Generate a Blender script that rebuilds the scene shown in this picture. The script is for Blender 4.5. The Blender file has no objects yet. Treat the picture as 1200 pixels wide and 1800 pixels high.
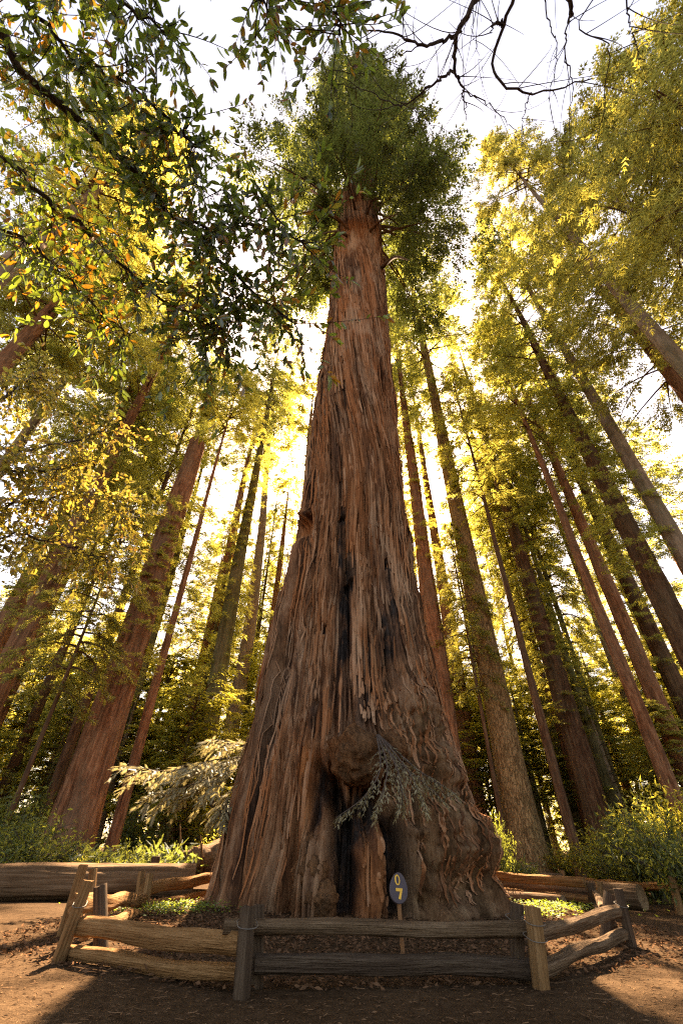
import bpy, math, random
import numpy as np
from mathutils import Vector, Matrix

R = math.radians
scene = bpy.context.scene
col = scene.collection
rng = np.random.default_rng(7)
random.seed(7)

# ------------------------------------------------------------------ camera
F_PX, CX, CY = 750.0, 600.0, 900.0          # focal length and centre in photograph pixels
PITCH, ROLL, CAM_H = R(38.6), 0.0128, 1.0
_f = np.array([0.0, math.cos(PITCH), math.sin(PITCH)])
_u0 = np.array([0.0, -math.sin(PITCH), math.cos(PITCH)])
_r0 = np.array([1.0, 0.0, 0.0])
_u = _u0 * math.cos(ROLL) - _r0 * math.sin(ROLL)
_r = _r0 * math.cos(ROLL) + _u0 * math.sin(ROLL)
CAM = np.array([0.0, 0.0, CAM_H])
cam_data = bpy.data.cameras.new('camera')
cam_data.sensor_fit = 'VERTICAL'
cam_data.sensor_height = 36.0
cam_data.lens = F_PX / 1800.0 * 36.0
cam_data.clip_start = 0.05
cam_data.clip_end = 2000.0
cam = bpy.data.objects.new('camera', cam_data)
m = Matrix.Identity(4)
for i in range(3):
    m[i][0], m[i][1], m[i][2], m[i][3] = _r[i], _u[i], -_f[i], CAM[i]
cam.matrix_world = m
col.objects.link(cam)
scene.camera = cam

# ------------------------------------------------------------------ sky, sun, exposure
SUN_ELEV, SUN_AZ = R(48.0), R(2.0)           # azimuth from +Y towards +X
world = bpy.data.worlds.new('World')
scene.world = world
world.use_nodes = True
wn = world.node_tree.nodes
sky = wn.new('ShaderNodeTexSky')
sky.sky_type = 'NISHITA'
sky.sun_disc = False
sky.sun_elevation = SUN_ELEV
sky.sun_rotation = SUN_AZ
sky.air_density = 1.0
sky.dust_density = 2.0
sky.ozone_density = 0.5
wn['Background'].inputs['Strength'].default_value = 0.06
world.node_tree.links.new(sky.outputs[0], wn['Background'].inputs['Color'])
sun_d = bpy.data.lights.new('sun', 'SUN')
sun_d.energy = 5.0
sun_d.angle = R(0.55)
sun_d.color = (1.0, 0.90, 0.74)
sun = bpy.data.objects.new('sun', sun_d)
sdir = Vector((math.sin(SUN_AZ) * math.cos(SUN_ELEV), math.cos(SUN_AZ) * math.cos(SUN_ELEV), math.sin(SUN_ELEV)))
sun.rotation_euler = sdir.to_track_quat('Z', 'Y').to_euler()
sun.location = (0, 0, 60)
col.objects.link(sun)
scene.view_settings.view_transform = 'Standard'
scene.view_settings.look = 'None'
scene.view_settings.exposure = 3.28
scene.view_settings.gamma = 1.0
scene.view_settings.use_white_balance = True        # the camera was balanced for open shade
scene.view_settings.white_balance_temperature = 9000
scene.view_settings.white_balance_tint = 18
scene.render.engine = 'CYCLES'
cy = scene.cycles
cy.use_denoising = False
cy.filter_width = 1.25
cy.max_bounces = 8
cy.diffuse_bounces = 4
cy.glossy_bounces = 2
cy.transmission_bounces = 4
cy.transparent_max_bounces = 6
cy.use_adaptive_sampling = True
cy.adaptive_threshold = 0.005
cy.caustics_reflective = False
cy.caustics_refractive = False

# ------------------------------------------------------------------ geometry helpers
def ray(px, py):
    return _f * F_PX + _r * (px - CX) - _u * (py - CY)
def on_ground(px, py, z=0.0):
    d = ray(px, py); return CAM + d * ((z - CAM_H) / d[2])
def at_height(px, py, z):
    d = ray(px, py); return CAM + d * ((z - CAM_H) / d[2])
def at_y(px, py, y):
    d = ray(px, py); return CAM + d * (y / d[1])
def at_dist(px, py, dist):                      # horizontal distance from the viewer
    d = ray(px, py); return CAM + d * (dist / math.hypot(d[0], d[1]))
def depth(p):
    return float(np.dot(np.asarray(p) - CAM, _f))

_perm = np.random.default_rng(3).permutation(256)
_perm = np.concatenate([_perm, _perm, _perm])
_grad = np.random.default_rng(4).normal(size=(256, 3))
_grad /= np.linalg.norm(_grad, axis=1)[:, None]
def perlin(x, y, z):
    x, y, z = np.broadcast_arrays(np.asarray(x, float), np.asarray(y, float), np.asarray(z, float))
    xi, yi, zi = np.floor(x).astype(int), np.floor(y).astype(int), np.floor(z).astype(int)
    xf, yf, zf = x - xi, y - yi, z - zi
    xi &= 255; yi &= 255; zi &= 255
    u = xf**3 * (xf * (xf * 6 - 15) + 10); v = yf**3 * (yf * (yf * 6 - 15) + 10); w = zf**3 * (zf * (zf * 6 - 15) + 10)
    out = 0
    for dx in (0, 1):
        for dy in (0, 1):
            for dz in (0, 1):
                g = _grad[_perm[_perm[_perm[xi + dx] + yi + dy] + zi + dz]]
                d = g[..., 0] * (xf - dx) + g[..., 1] * (yf - dy) + g[..., 2] * (zf - dz)
                out = out + d * (u if dx else 1 - u) * (v if dy else 1 - v) * (w if dz else 1 - w)
    return out * 1.6

def sstep(a, b, x):
    t = np.clip((x - a) / (b - a), 0, 1); return t * t * (3 - 2 * t)

class MB:
    """collects vertices and faces, then makes ONE mesh"""
    def __init__(self): self.v = []; self.f = []; self.n = 0
    def add(self, v, f, mat=0):
        v = np.asarray(v, float).reshape(-1, 3); f = np.asarray(f, int)
        self.v.append(v); self.f.append((f + self.n, mat)); self.n += len(v)
    def mesh(self, name, mats, smooth=True):
        me = bpy.data.meshes.new(name)
        v = np.concatenate(self.v)
        me.vertices.add(len(v)); me.vertices.foreach_set('co', v.astype(np.float32).ravel())
        nl = sum(f.size for f, _ in self.f); nf = sum(len(f) for f, _ in self.f)
        me.loops.add(nl); me.polygons.add(nf)
        me.loops.foreach_set('vertex_index', np.concatenate([f.ravel() for f, _ in self.f]).astype(np.int32))
        tot = np.concatenate([np.full(len(f), f.shape[1]) for f, _ in self.f])
        me.polygons.foreach_set('loop_start', np.concatenate([[0], np.cumsum(tot)[:-1]]).astype(np.int32))
        me.polygons.foreach_set('material_index', np.concatenate([np.full(len(f), k) for f, k in self.f]).astype(np.int32))
        me.polygons.foreach_set('use_smooth', np.full(nf, smooth))
        for mt in (mats if isinstance(mats, (list, tuple)) else [mats]): me.materials.append(mt)
        me.update(calc_edges=True)
        return me
    def build(self, name, mats, parent=None, smooth=True, loc=None):
        return link(name, self.mesh(name, mats, smooth), parent, loc)

def link(name, data, parent=None, loc=None):
    o = bpy.data.objects.new(name, data); col.objects.link(o)
    if parent is not None: o.parent = parent
    if loc is not None: o.location = [float(c) for c in loc]
    return o
def tag(o, label=None, cat=None, group=None, kind=None):
    for k, v in (('label', label), ('category', cat), ('group', group), ('kind', kind)):
        if v: o[k] = v
    return o
def thing(name, label, cat, loc=(0, 0, 0), group=None):
    return tag(link(name, None, None, loc), label, cat, group)

def grid_faces(nr, nc, wrap=False):
    a = np.arange(nr - 1)[:, None] * nc
    c = np.arange(nc if wrap else nc - 1)[None, :]
    c2 = (c + 1) % nc
    return np.stack([a + c, a + c2, a + nc + c2, a + nc + c], -1).reshape(-1, 4)

def tube(pts, rad, sides=6):
    pts = np.asarray(pts, float); n = len(pts); rad = np.broadcast_to(np.asarray(rad, float), (n,))
    t = np.gradient(pts, axis=0); t /= np.linalg.norm(t, axis=1)[:, None] + 1e-9
    ref = np.array([0, 0, 1.0]) if abs(t[:, 2]).mean() < .8 else np.array([1.0, 0, 0])
    a = np.cross(t, ref); a /= np.linalg.norm(a, axis=1)[:, None] + 1e-9
    b = np.cross(t, a)
    th = np.linspace(0, 2 * math.pi, sides, endpoint=False)
    v = pts[:, None] + rad[:, None, None] * (np.cos(th)[None, :, None] * a[:, None] + np.sin(th)[None, :, None] * b[:, None])
    return v.reshape(-1, 3), grid_faces(n, sides, True)
def smooth_path(p, n=24):
    p = np.asarray(p, float); k = len(p)
    if k < 3: return p[0] + (p[-1] - p[0]) * np.linspace(0, 1, n)[:, None]
    e = np.concatenate([[2 * p[0] - p[1]], p, [2 * p[-1] - p[-2]]])
    out = []
    for s in np.linspace(0, k - 1 - 1e-6, n):
        i = int(s); t = s - i
        a, b, c, d = e[i], e[i + 1], e[i + 2], e[i + 3]
        out.append(.5 * (2 * b + (c - a) * t + (2 * a - 5 * b + 4 * c - d) * t**2 + (3 * b - a - 3 * c + d) * t**3))
    return np.array(out)
def norm(v): return v / (np.linalg.norm(v, axis=-1, keepdims=True) + 1e-9)

# leaf templates: (verts (k,3) along x, width y, bend z), faces
def feather(pairs=4, w=.30, tipw=.10):
    V, Fc = [], []
    def tri(a, b, c): Fc.append([len(V), len(V) + 1, len(V) + 2]); V.extend([a, b, c])
    for i in range(pairs):
        x = .05 + .8 * i / pairs; ww = w * (1 - .45 * i / pairs)
        for s in (1, -1):
            tri((x, 0, 0), (x + .13, 0, 0), (x + .30, s * ww, -.05))
    tri((.62, -tipw * .6, 0), (.62, tipw * .6, 0), (1.05, 0, -.08))
    return np.array(V, float), np.array(Fc)
def oval(w=.30, fold=.08, bend=-.10):
    xs = [0, .22, .5, .78, 1.0]; ws = [0, .8, 1, .7, 0]
    V = [(0, 0, 0)]
    for x, k in zip(xs[1:4], ws[1:4]):
        V += [(x, -w / 2 * k, fold * k + bend * x * x), (x, 0, bend * x * x), (x, w / 2 * k, fold * k + bend * x * x)]
    V.append((1, 0, bend))
    Fc = [[0, 2, 1], [0, 3, 2], [1, 2, 5], [1, 5, 4], [2, 3, 6], [2, 6, 5], [4, 5, 8], [4, 8, 7], [5, 6, 9], [5, 9, 8], [7, 8, 10], [8, 9, 10]]
    return np.array(V, float), np.array(Fc)
def diamond(w=.4):
    return np.array([(0, 0, 0), (.45, -w / 2, .04), (1, 0, -.06), (.45, w / 2, .04)], float), np.array([[0, 1, 2], [0, 2, 3]])
FEATHER, FEATHER_FINE, OVAL, OVAL_WIDE, DIAMOND = feather(3, .32, .16), feather(7, .20, .05), oval(.36), oval(.46), diamond()
OVAL_LOW = (np.array([(0, 0, 0), (.45, -.17, .05), (.5, 0, -.02), (.45, .17, .05), (1, 0, -.12)], float), np.array([[0, 2, 1], [0, 3, 2], [1, 2, 4], [2, 3, 4]]))

def place(mb, tmpl, pos, axis, length, up=None, mat=0, roll=None, rg=rng):
    """copies a leaf template to every pos, along axis"""
    tv, tf = tmpl; n = len(pos)
    if n == 0: return
    a = norm(axis)
    ref = np.tile([0, 0, 1.0], (n, 1)) if up is None else up
    b = norm(np.cross(ref, a) + 1e-4)
    c = np.cross(a, b)
    if roll is not None:
        cr, sr = np.cos(roll)[:, None], np.sin(roll)[:, None]
        b, c = b * cr + c * sr, c * cr - b * sr
    L = np.broadcast_to(length, (n,))[:, None, None]
    v = pos[:, None] + L * (tv[None, :, 0:1] * a[:, None] + tv[None, :, 1:2] * b[:, None] + tv[None, :, 2:3] * c[:, None])
    f = tf[None] + (np.arange(n) * len(tv))[:, None, None]
    mb.add(v.reshape(-1, 3), f.reshape(-1, tf.shape[1]), mat)

# ------------------------------------------------------------------ materials
class NT:
    def __init__(self, name):
        self.m = bpy.data.materials.new(name); self.m.use_nodes = True
        self.t = self.m.node_tree; self.t.nodes.clear()
        self.out = self.n('ShaderNodeOutputMaterial')
    def n(self, typ, **kw):
        nd = self.t.nodes.new(typ)
        for k, v in kw.items():
            if k in nd.bl_rna.properties.keys() and k not in ('inputs',): setattr(nd, k, v)
        return nd
    def l(self, a, b): self.t.links.new(a, b)
    def coords(self, scale=(1, 1, 1), kind='Object'):
        tc = self.n('ShaderNodeTexCoord'); mp = self.n('ShaderNodeMapping')
        mp.inputs['Scale'].default_value = scale
        self.l(tc.outputs[kind], mp.inputs['Vector']); return mp.outputs[0]
    def noise(self, vec, scale, detail=4, rough=.55, dist=0):
        nd = self.n('ShaderNodeTexNoise'); nd.inputs['Scale'].default_value = scale
        nd.inputs['Detail'].default_value = detail; nd.inputs['Roughness'].default_value = rough; nd.inputs['Distortion'].default_value = dist
        self.l(vec, nd.inputs['Vector']); return nd.outputs[0]
    def ramp(self, fac, stops):
        nd = self.n('ShaderNodeValToRGB'); cr = nd.color_ramp
        while len(cr.elements) < len(stops): cr.elements.new(.5)
        for e, (p, c) in zip(cr.elements, stops):
            e.position = p; e.color = (*c, 1) if len(c) == 3 else c
        self.l(fac, nd.inputs[0]); return nd.outputs[0]
    def mix(self, fac, a, b, typ='MIX'):
        nd = self.n('ShaderNodeMixRGB'); nd.blend_type = typ
        for i, x in enumerate((fac, a, b)):
            if isinstance(x, (int, float)): nd.inputs[i].default_value = x
            elif isinstance(x, tuple): nd.inputs[i].default_value = (*x, 1)
            else: self.l(x, nd.inputs[i])
        return nd.outputs[0]
    def math(self, op, a, b=0.0):
        nd = self.n('ShaderNodeMath'); nd.operation = op
        for i, x in enumerate((a, b)):
            if isinstance(x, (int, float)): nd.inputs[i].default_value = x
            else: self.l(x, nd.inputs[i])
        return nd.outputs[0]
    def attr(self, name):
        nd = self.n('ShaderNodeAttribute'); nd.attribute_name = name; return nd.outputs['Fac']
    def bump(self, h, strength=.5, dist=.02, base=None):
        nd = self.n('ShaderNodeBump'); nd.inputs['Strength'].default_value = strength; nd.inputs['Distance'].default_value = dist
        self.l(h, nd.inputs['Height'])
        if base is not None: self.l(base, nd.inputs['Normal'])
        return nd.outputs[0]
    def principled(self, color, rough=.85, normal=None, spec=.25):
        nd = self.n('ShaderNodeBsdfPrincipled')
        if isinstance(color, tuple): nd.inputs['Base Color'].default_value = (*color, 1)
        else: self.l(color, nd.inputs['Base Color'])
        if isinstance(rough, (int, float)): nd.inputs['Roughness'].default_value = rough
        else: self.l(rough, nd.inputs['Roughness'])
        nd.inputs['Specular IOR Level'].default_value = spec
        if normal is not None: self.l(normal, nd.inputs['Normal'])
        self.l(nd.outputs[0], self.out.inputs[0]); return self.m

def bark(name, dark, mid, light, vscale=.10, freq=5.0, bump=.9, grey=None, crack=False, greyamt=.5, bdist=.05):
    t = NT(name)
    v = t.coords((1, 1, vscale)); n1 = t.noise(v, freq, 5, .6, .3)
    v2 = t.coords((1, 1, .5 * vscale)); n2 = t.noise(v2, freq * 4, 4, .6)
    brk = t.noise(t.coords((1, 1, .45)), 5, 4, .65)
    c = t.ramp(t.math('ADD', t.math('MULTIPLY', n1, .45), t.math('ADD', t.math('MULTIPLY', n2, .3), t.math('MULTIPLY', brk, .25))), [(.38, dark), (.48, mid), (.60, light)])
    if grey:
        v3 = t.coords((1, 1, .3)); n3 = t.noise(v3, .7, 3, .6)
        c = t.mix(t.math('MULTIPLY', t.ramp(n3, [(.42, (0, 0, 0)), (.62, (1, 1, 1))]), greyamt), c, grey)
    h = t.math('ADD', n1, t.math('ADD', t.math('MULTIPLY', n2, .6), t.math('MULTIPLY', brk, .5)))
    if crack:
        vo = t.n('ShaderNodeTexVoronoi'); vo.feature = 'DISTANCE_TO_EDGE'; vo.inputs['Scale'].default_value = 9
        wv = t.n('ShaderNodeVectorMath'); wv.operation = 'ADD'; t.l(t.coords((1, 1, .22)), wv.inputs[0]); nz = t.n('ShaderNodeTexNoise'); nz.inputs['Scale'].default_value = 5; nz.inputs['Detail'].default_value = 4; t.l(t.coords((1, 1, .5)), nz.inputs['Vector'])
        sc_ = t.n('ShaderNodeVectorMath'); sc_.operation = 'SCALE'; sc_.inputs['Scale'].default_value = .22; t.l(nz.outputs['Color'], sc_.inputs[0]); t.l(sc_.outputs[0], wv.inputs[1]); t.l(wv.outputs[0], vo.inputs['Vector'])
        e = t.ramp(vo.outputs['Distance'], [(0, (0, 0, 0)), (.12, (1, 1, 1))])
        h = t.math('ADD', h, e)
        c = t.mix(t.math('MULTIPLY', t.math('SUBTRACT', 1.0, e), .6), c, dark)
    return t.principled(c, .92, t.bump(h, bump, bdist), .03)

def leafmat(name, dif, tra, var=.5, gloss=.04, rough=.45, tfac=.55, clump=None, alt=None, alt_at=.6):
    t = NT(name)
    g = t.n('ShaderNodeNewGeometry'); oi = t.n('ShaderNodeObjectInfo')
    rnd = g.outputs['Random Per Island']
    vn = t.noise(t.coords((1, 1, 1)), .55, 2)
    k = t.math('ADD', t.math('MULTIPLY', rnd, .5), t.math('ADD', t.math('MULTIPLY', vn, .5), t.math('MULTIPLY', oi.outputs['Random'], .25)))
    def scaled(c):
        lo = tuple(x * (1 - var) for x in c); hi = tuple(min(1, x * (1 + var)) for x in c)
        r = t.ramp(k, [(.25, lo), (.95, hi)])
        return r
    cd, ct = scaled(dif), scaled(tra)
    if alt:
        wr = t.n('ShaderNodeTexWhiteNoise'); wr.noise_dimensions = '1D'; t.l(rnd, wr.inputs['W'])
        vn2 = t.noise(t.coords((1, 1, 1)), 1.1, 2)
        fac = t.ramp(t.math('ADD', t.math('MULTIPLY', wr.outputs['Value'], .5), t.math('MULTIPLY', vn2, .6)), [(alt_at, (0, 0, 0)), (alt_at + .12, (1, 1, 1))])
        cd = t.mix(fac, cd, alt[0]); ct = t.mix(fac, ct, alt[1])
    d = t.n('ShaderNodeBsdfDiffuse'); t.l(cd, d.inputs[0])
    tr = t.n('ShaderNodeBsdfTranslucent'); t.l(ct, tr.inputs[0])
    mx = t.n('ShaderNodeMixShader'); mx.inputs[0].default_value = tfac; t.l(d.outputs[0], mx.inputs[1]); t.l(tr.outputs[0], mx.inputs[2])
    gl = t.n('ShaderNodeBsdfGlossy'); gl.inputs['Roughness'].default_value = rough; gl.inputs[0].default_value = (.9, .95, 1, 1)
    m2 = t.n('ShaderNodeMixShader'); m2.inputs[0].default_value = gloss; t.l(mx.outputs[0], m2.inputs[1]); t.l(gl.outputs[0], m2.inputs[2])
    t.l(m2.outputs[0], t.out.inputs[0])
    return t.m

M = {}
M['redwood_bark'] = bark('redwood_bark', (.080, .034, .017), (.22, .090, .044), (.40, .19, .10), .11, 7, 1.0, (.17, .12, .075), bdist=.10)
M['dark_bark'] = bark('dark_bark', (.040, .020, .011), (.105, .050, .028), (.20, .11, .06), .11, 7, 1.0, (.09, .075, .045), bdist=.10)
M['pale_bark'] = bark('pale_bark', (.09, .06, .04), (.20, .13, .085), (.33, .23, .16), .2, 5, .7, (.16, .15, .09))
M['mossy_bark'] = bark('mossy_bark', (.05, .04, .02), (.11, .085, .04), (.19, .15, .075), .12, 6, .8, (.10, .11, .035))
M['fir_bark'] = bark('fir_bark', (.08, .046, .022), (.26, .155, .072), (.38, .235, .115), .3, 4, .9, (.26, .18, .08), True)
M['twig'] = bark('twig', (.035, .025, .02), (.07, .05, .04), (.12, .09, .07), .5, 20, .3)
M['redwood_leaf'] = leafmat('redwood_leaf', (.080, .092, .022), (.44, .41, .075), .55, .03, .5, .6)
M['gold_leaf'] = leafmat('gold_leaf', (.10, .10, .024), (.54, .47, .090), .5, .03, .5, .62)
M['deep_leaf'] = leafmat('deep_leaf', (.055, .078, .020), (.22, .24, .045), .5, .03, .5, .5)
M['bay_leaf'] = leafmat('bay_leaf', (.046, .072, .018), (.23, .29, .032), .5, .06, .35, .55, alt=((.12, .05, .015), (.50, .20, .02)), alt_at=.66)
M['yellow_leaf'] = leafmat('yellow_leaf', (.13, .11, .020), (.46, .37, .06), .45, .05, .35, .6, alt=((.22, .12, .025), (.55, .31, .06)), alt_at=.66)
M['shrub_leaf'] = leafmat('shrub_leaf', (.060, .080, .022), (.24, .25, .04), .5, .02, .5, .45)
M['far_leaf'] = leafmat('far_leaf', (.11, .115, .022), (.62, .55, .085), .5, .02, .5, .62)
M['pale_spray'] = leafmat('pale_spray', (.26, .22, .12), (.34, .28, .12), .35, .03, .5, .35)

# hero bark: colours that belong to the wood (charred, rust-red, grey-green) come as attributes
def hero_bark():
    t = NT('giant_redwood_bark')
    v = t.coords((1, 1, .07)); n1 = t.noise(v, 14, 6, .7, .2)
    v2 = t.coords((1, 1, .16)); n2 = t.noise(v2, 22, 4, .7)
    s = t.math('ADD', t.math('MULTIPLY', t.attr('tone'), .32), t.math('ADD', t.math('MULTIPLY', n1, .36), t.math('MULTIPLY', n2, .32)))
    base = t.ramp(s, [(.37, (.036, .014, .007)), (.46, (.165, .064, .028)), (.54, (.30, .130, .060)), (.66, (.46, .25, .14))])
    big = t.noise(t.coords((1, 1, .25)), .8, 4, .65)
    base = t.mix(t.ramp(big, [(.40, (0, 0, 0)), (.66, (.5, .5, .5))]), base, t.ramp(s, [(.38, (.085, .058, .037)), (.64, (.33, .24, .16))]))
    iso = t.noise(t.coords((1, 1, .6)), 3.2, 5, .65)
    rusty = t.ramp(s, [(.36, (.13, .036, .012)), (.64, (.48, .165, .05))])
    base = t.mix(t.math('MULTIPLY', t.attr('red'), t.ramp(iso, [(.3, (.4, .4, .4)), (.55, (1, 1, 1))])), base, rusty)
    grey = t.ramp(t.math('ADD', t.math('MULTIPLY', iso, .7), t.math('MULTIPLY', n2, .3)), [(.36, (.022, .012, .006)), (.5, (.085, .048, .023)), (.64, (.175, .108, .054))])
    base = t.mix(t.attr('grey'), base, grey)
    ch = t.math('MULTIPLY', t.attr('char'), t.ramp(iso, [(.30, (.25, .25, .25)), (.48, (1, 1, 1))]))
    base = t.mix(ch, base, t.ramp(n2, [(.35, (.012, .010, .009)), (.7, (.055, .042, .036))]))
    b1 = t.bump(s, 1.0, .10)
    b2 = t.bump(iso, .35, .06, b1)
    return t.principled(base, .95, b2, .03)
M['hero_bark'] = hero_bark()
def strip_bark():
    t = NT('bark_strip'); g = t.n('ShaderNodeNewGeometry'); n = t.noise(t.coords((1, 1, .10)), 24, 4, .7)
    c = t.ramp(t.math('ADD', t.math('MULTIPLY', g.outputs['Random Per Island'], .7), t.math('MULTIPLY', n, .3)), [(.10, (.060, .026, .013)), (.40, (.17, .070, .032)), (.65, (.27, .125, .060)), (.90, (.38, .22, .13))])
    big = t.noise(t.coords((1, 1, .12)), 1.3, 3, .6); hi = t.noise(t.coords((1, 1, .3)), .9, 3, .6)
    c = t.mix(t.ramp(big, [(.46, (0, 0, 0)), (.62, (.75, .75, .75))]), c, (.31, .115, .045))
    c = t.mix(t.ramp(big, [(.34, (.7, .7, .7)), (.46, (0, 0, 0))]), c, (.055, .030, .020))
    c = t.mix(t.ramp(hi, [(.52, (0, 0, 0)), (.66, (.6, .6, .6))]), c, (.40, .25, .155))
    return t.principled(c, .95, t.bump(n, .8, .03), .03)
M['strip'] = strip_bark()

def dirt():
    t = NT('forest_dirt')
    c0 = t.coords((1, 1, 1))
    a = t.noise(c0, .5, 4, .6); b = t.noise(c0, 9, 6, .7); c = t.noise(c0, 60, 3, .7)
    s = t.math('ADD', t.math('MULTIPLY', a, .3), t.math('ADD', t.math('MULTIPLY', b, .4), t.math('MULTIPLY', c, .3)))
    colr = t.ramp(s, [(.34, (.018, .010, .005)), (.48, (.052, .030, .016)), (.60, (.092, .055, .030)), (.72, (.17, .11, .062))])
    h = t.math('ADD', t.math('MULTIPLY', b, 1.0), t.math('MULTIPLY', c, .6))
    return t.principled(colr, .95, t.bump(h, .9, .05), .02)
M['dirt'] = dirt()
def wood(name, dark, mid, light, freq=14, bump=.6, axis=0):
    t = NT(name)
    sc = [1, 1, 1]; sc[axis] = .035
    v = t.coords(tuple(sc)); n1 = t.noise(v, freq * 1.6, 5, .65, .12); n2 = t.noise(v, freq * 5, 3, .6); n3 = t.noise(t.coords(), 1.7, 3)
    s = t.math('ADD', t.math('MULTIPLY', n1, .55), t.math('ADD', t.math('MULTIPLY', n2, .3), t.math('MULTIPLY', n3, .15)))
    return t.principled(t.ramp(s, [(.32, dark), (.48, mid), (.66, light)]), .85, t.bump(t.math('ADD', n1, t.math('MULTIPLY', n2, .8)), min(1.0, bump * 1.6), .04), .04)
M['sunlit_rail_wood'] = wood('sunlit_rail_wood', (.060, .027, .010), (.21, .105, .042), (.36, .20, .09))  # orange of sunlight on the left rails is put into the wood colour
M['grey_rail'] = wood('grey_rail', (.030, .018, .010), (.105, .064, .036), (.21, .14, .085))
M['dark_rail'] = wood('dark_rail', (.022, .014, .009), (.060, .039, .026), (.12, .085, .058))
M['post_wood'] = wood('post_wood', (.060, .029, .011), (.20, .105, .044), (.34, .20, .095), axis=2)
M['old_post'] = wood('old_post', (.022, .014, .009), (.065, .041, .026), (.13, .088, .058), axis=2)
M['log_wood'] = wood('log_wood', (.040, .023, .013), (.12, .070, .038), (.22, .14, .085), 9, 1.0)
M['cut_wood'] = wood('cut_wood', (.14, .085, .045), (.28, .18, .10), (.40, .28, .17), 10, .3, 1)
def plain(name, c, rough=.6, metal=0):
    t = NT(name); n = t.noise(t.coords(), 25, 4, .6)
    mm = t.principled(t.mix(n, tuple(x * .8 for x in c), tuple(min(1, x * 1.2) for x in c)), rough, t.bump(n, .15, .01))
    t.t.nodes['Principled BSDF'].inputs['Metallic'].default_value = metal
    return mm
M['wire'] = plain('wire', (.14, .12, .10), .6, .3)
M['sign_paint'] = plain('sign_paint', (.062, .048, .056), .6)
M['sign_yellow'] = plain('sign_yellow', (.72, .40, .06), .6)
M['stake'] = plain('stake', (.20, .09, .035), .7)
M['chips'] = leafmat('bark_chips', (.10, .052, .028), (.04, .02, .01), .6, .0, .6, .05)
M['dead_twig'] = leafmat('dead_twig', (.15, .085, .047), (.05, .03, .02), .5, .0, .6, .05)
M['clover'] = leafmat('clover', (.10, .17, .03), (.35, .42, .04), .4, .04, .5, .5)

# ------------------------------------------------------------------ ground
def ground_h(x, y):
    r = np.hypot(x, y)
    near = np.exp(-(r / 60.0)**2)
    h = (.035 * perlin(x * .45, y * .45, 0) + .018 * perlin(x * 1.6, y * 1.6, 5) + .010 * perlin(x * 5, y * 5, 9)) * near
    mound = .10 * np.exp(-(((x) / 4.4)**2 + ((y - 14.2) / 4.6)**2)**2)
    far = 1.2 * sstep(40, 120, r) * (1 + perlin(x * .02, y * .02, 3))
    return h + mound + far
def build_ground():
    s = np.linspace(-1, 1, 250)
    k = np.sinh(s * 5.2) / math.sinh(5.2) * 420
    X, Y = np.meshgrid(k, k + 7)
    v = np.stack([X, Y, ground_h(X, Y)], -1)
    mb = MB(); mb.add(v, grid_faces(250, 250))
    return tag(mb.build('ground', M['dirt']), kind='structure')
build_ground()
def gz(x, y): return float(ground_h(np.array(x, float), np.array(y, float)))

# ------------------------------------------------------------------ the giant redwood
YC = 14.2
SIL = [(430, 590, 671), (500, 582, 676), (600, 573, 683), (680, 561, 690), (750, 551, 697), (800, 545, 701), (900, 532, 711),
       (1000, 510, 724), (1100, 486, 745), (1200, 461, 770), (1300, 434, 797), (1400, 405, 824), (1500, 379, 850), (1560, 364, 861), (1590, 355, 866)]
_z, _c, _rr = [], [], []
for y, a, b in SIL[::-1]:
    pm = at_y((a + b) / 2, y, YC); xa, xb = at_y(a, y, YC)[0], at_y(b, y, YC)[0]
    _z.append(pm[2]); _c.append((xa + xb) / 2); _rr.append((xb - xa) / 2)
_z = np.array(_z); TOPZ = 92.0
_z = np.concatenate([_z, [50, 65, 80, TOPZ]]); _c = np.concatenate([_c, [_c[-1] + .1, _c[-1] + .2, _c[-1] + .2, _c[-1] + .2]])
_rr = np.concatenate([_rr, [_rr[-1] * .82, _rr[-1] * .58, _rr[-1] * .3, .12]])
def hero_c(z): return np.interp(z, _z, _c)
def hero_r(z): return np.interp(z, _z, _rr) * .962
def hero_y(z): return YC - 4.5 * sstep(30, 95, z)
def on_hero(px, py):
    """angle and height of the bark under a point of the photograph"""
    d = ray(px, py); yy = YC - 2.5
    for _ in range(30):
        p = CAM + d * (yy / d[1]); r0 = hero_r(p[2]); sx = (p[0] - hero_c(p[2])) / r0
        yy = hero_y(p[2]) - r0 * math.sqrt(max(0.0, 1 - min(sx * sx, .98)))
    return math.asin(max(-.99, min(.99, sx))), p[2]

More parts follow.
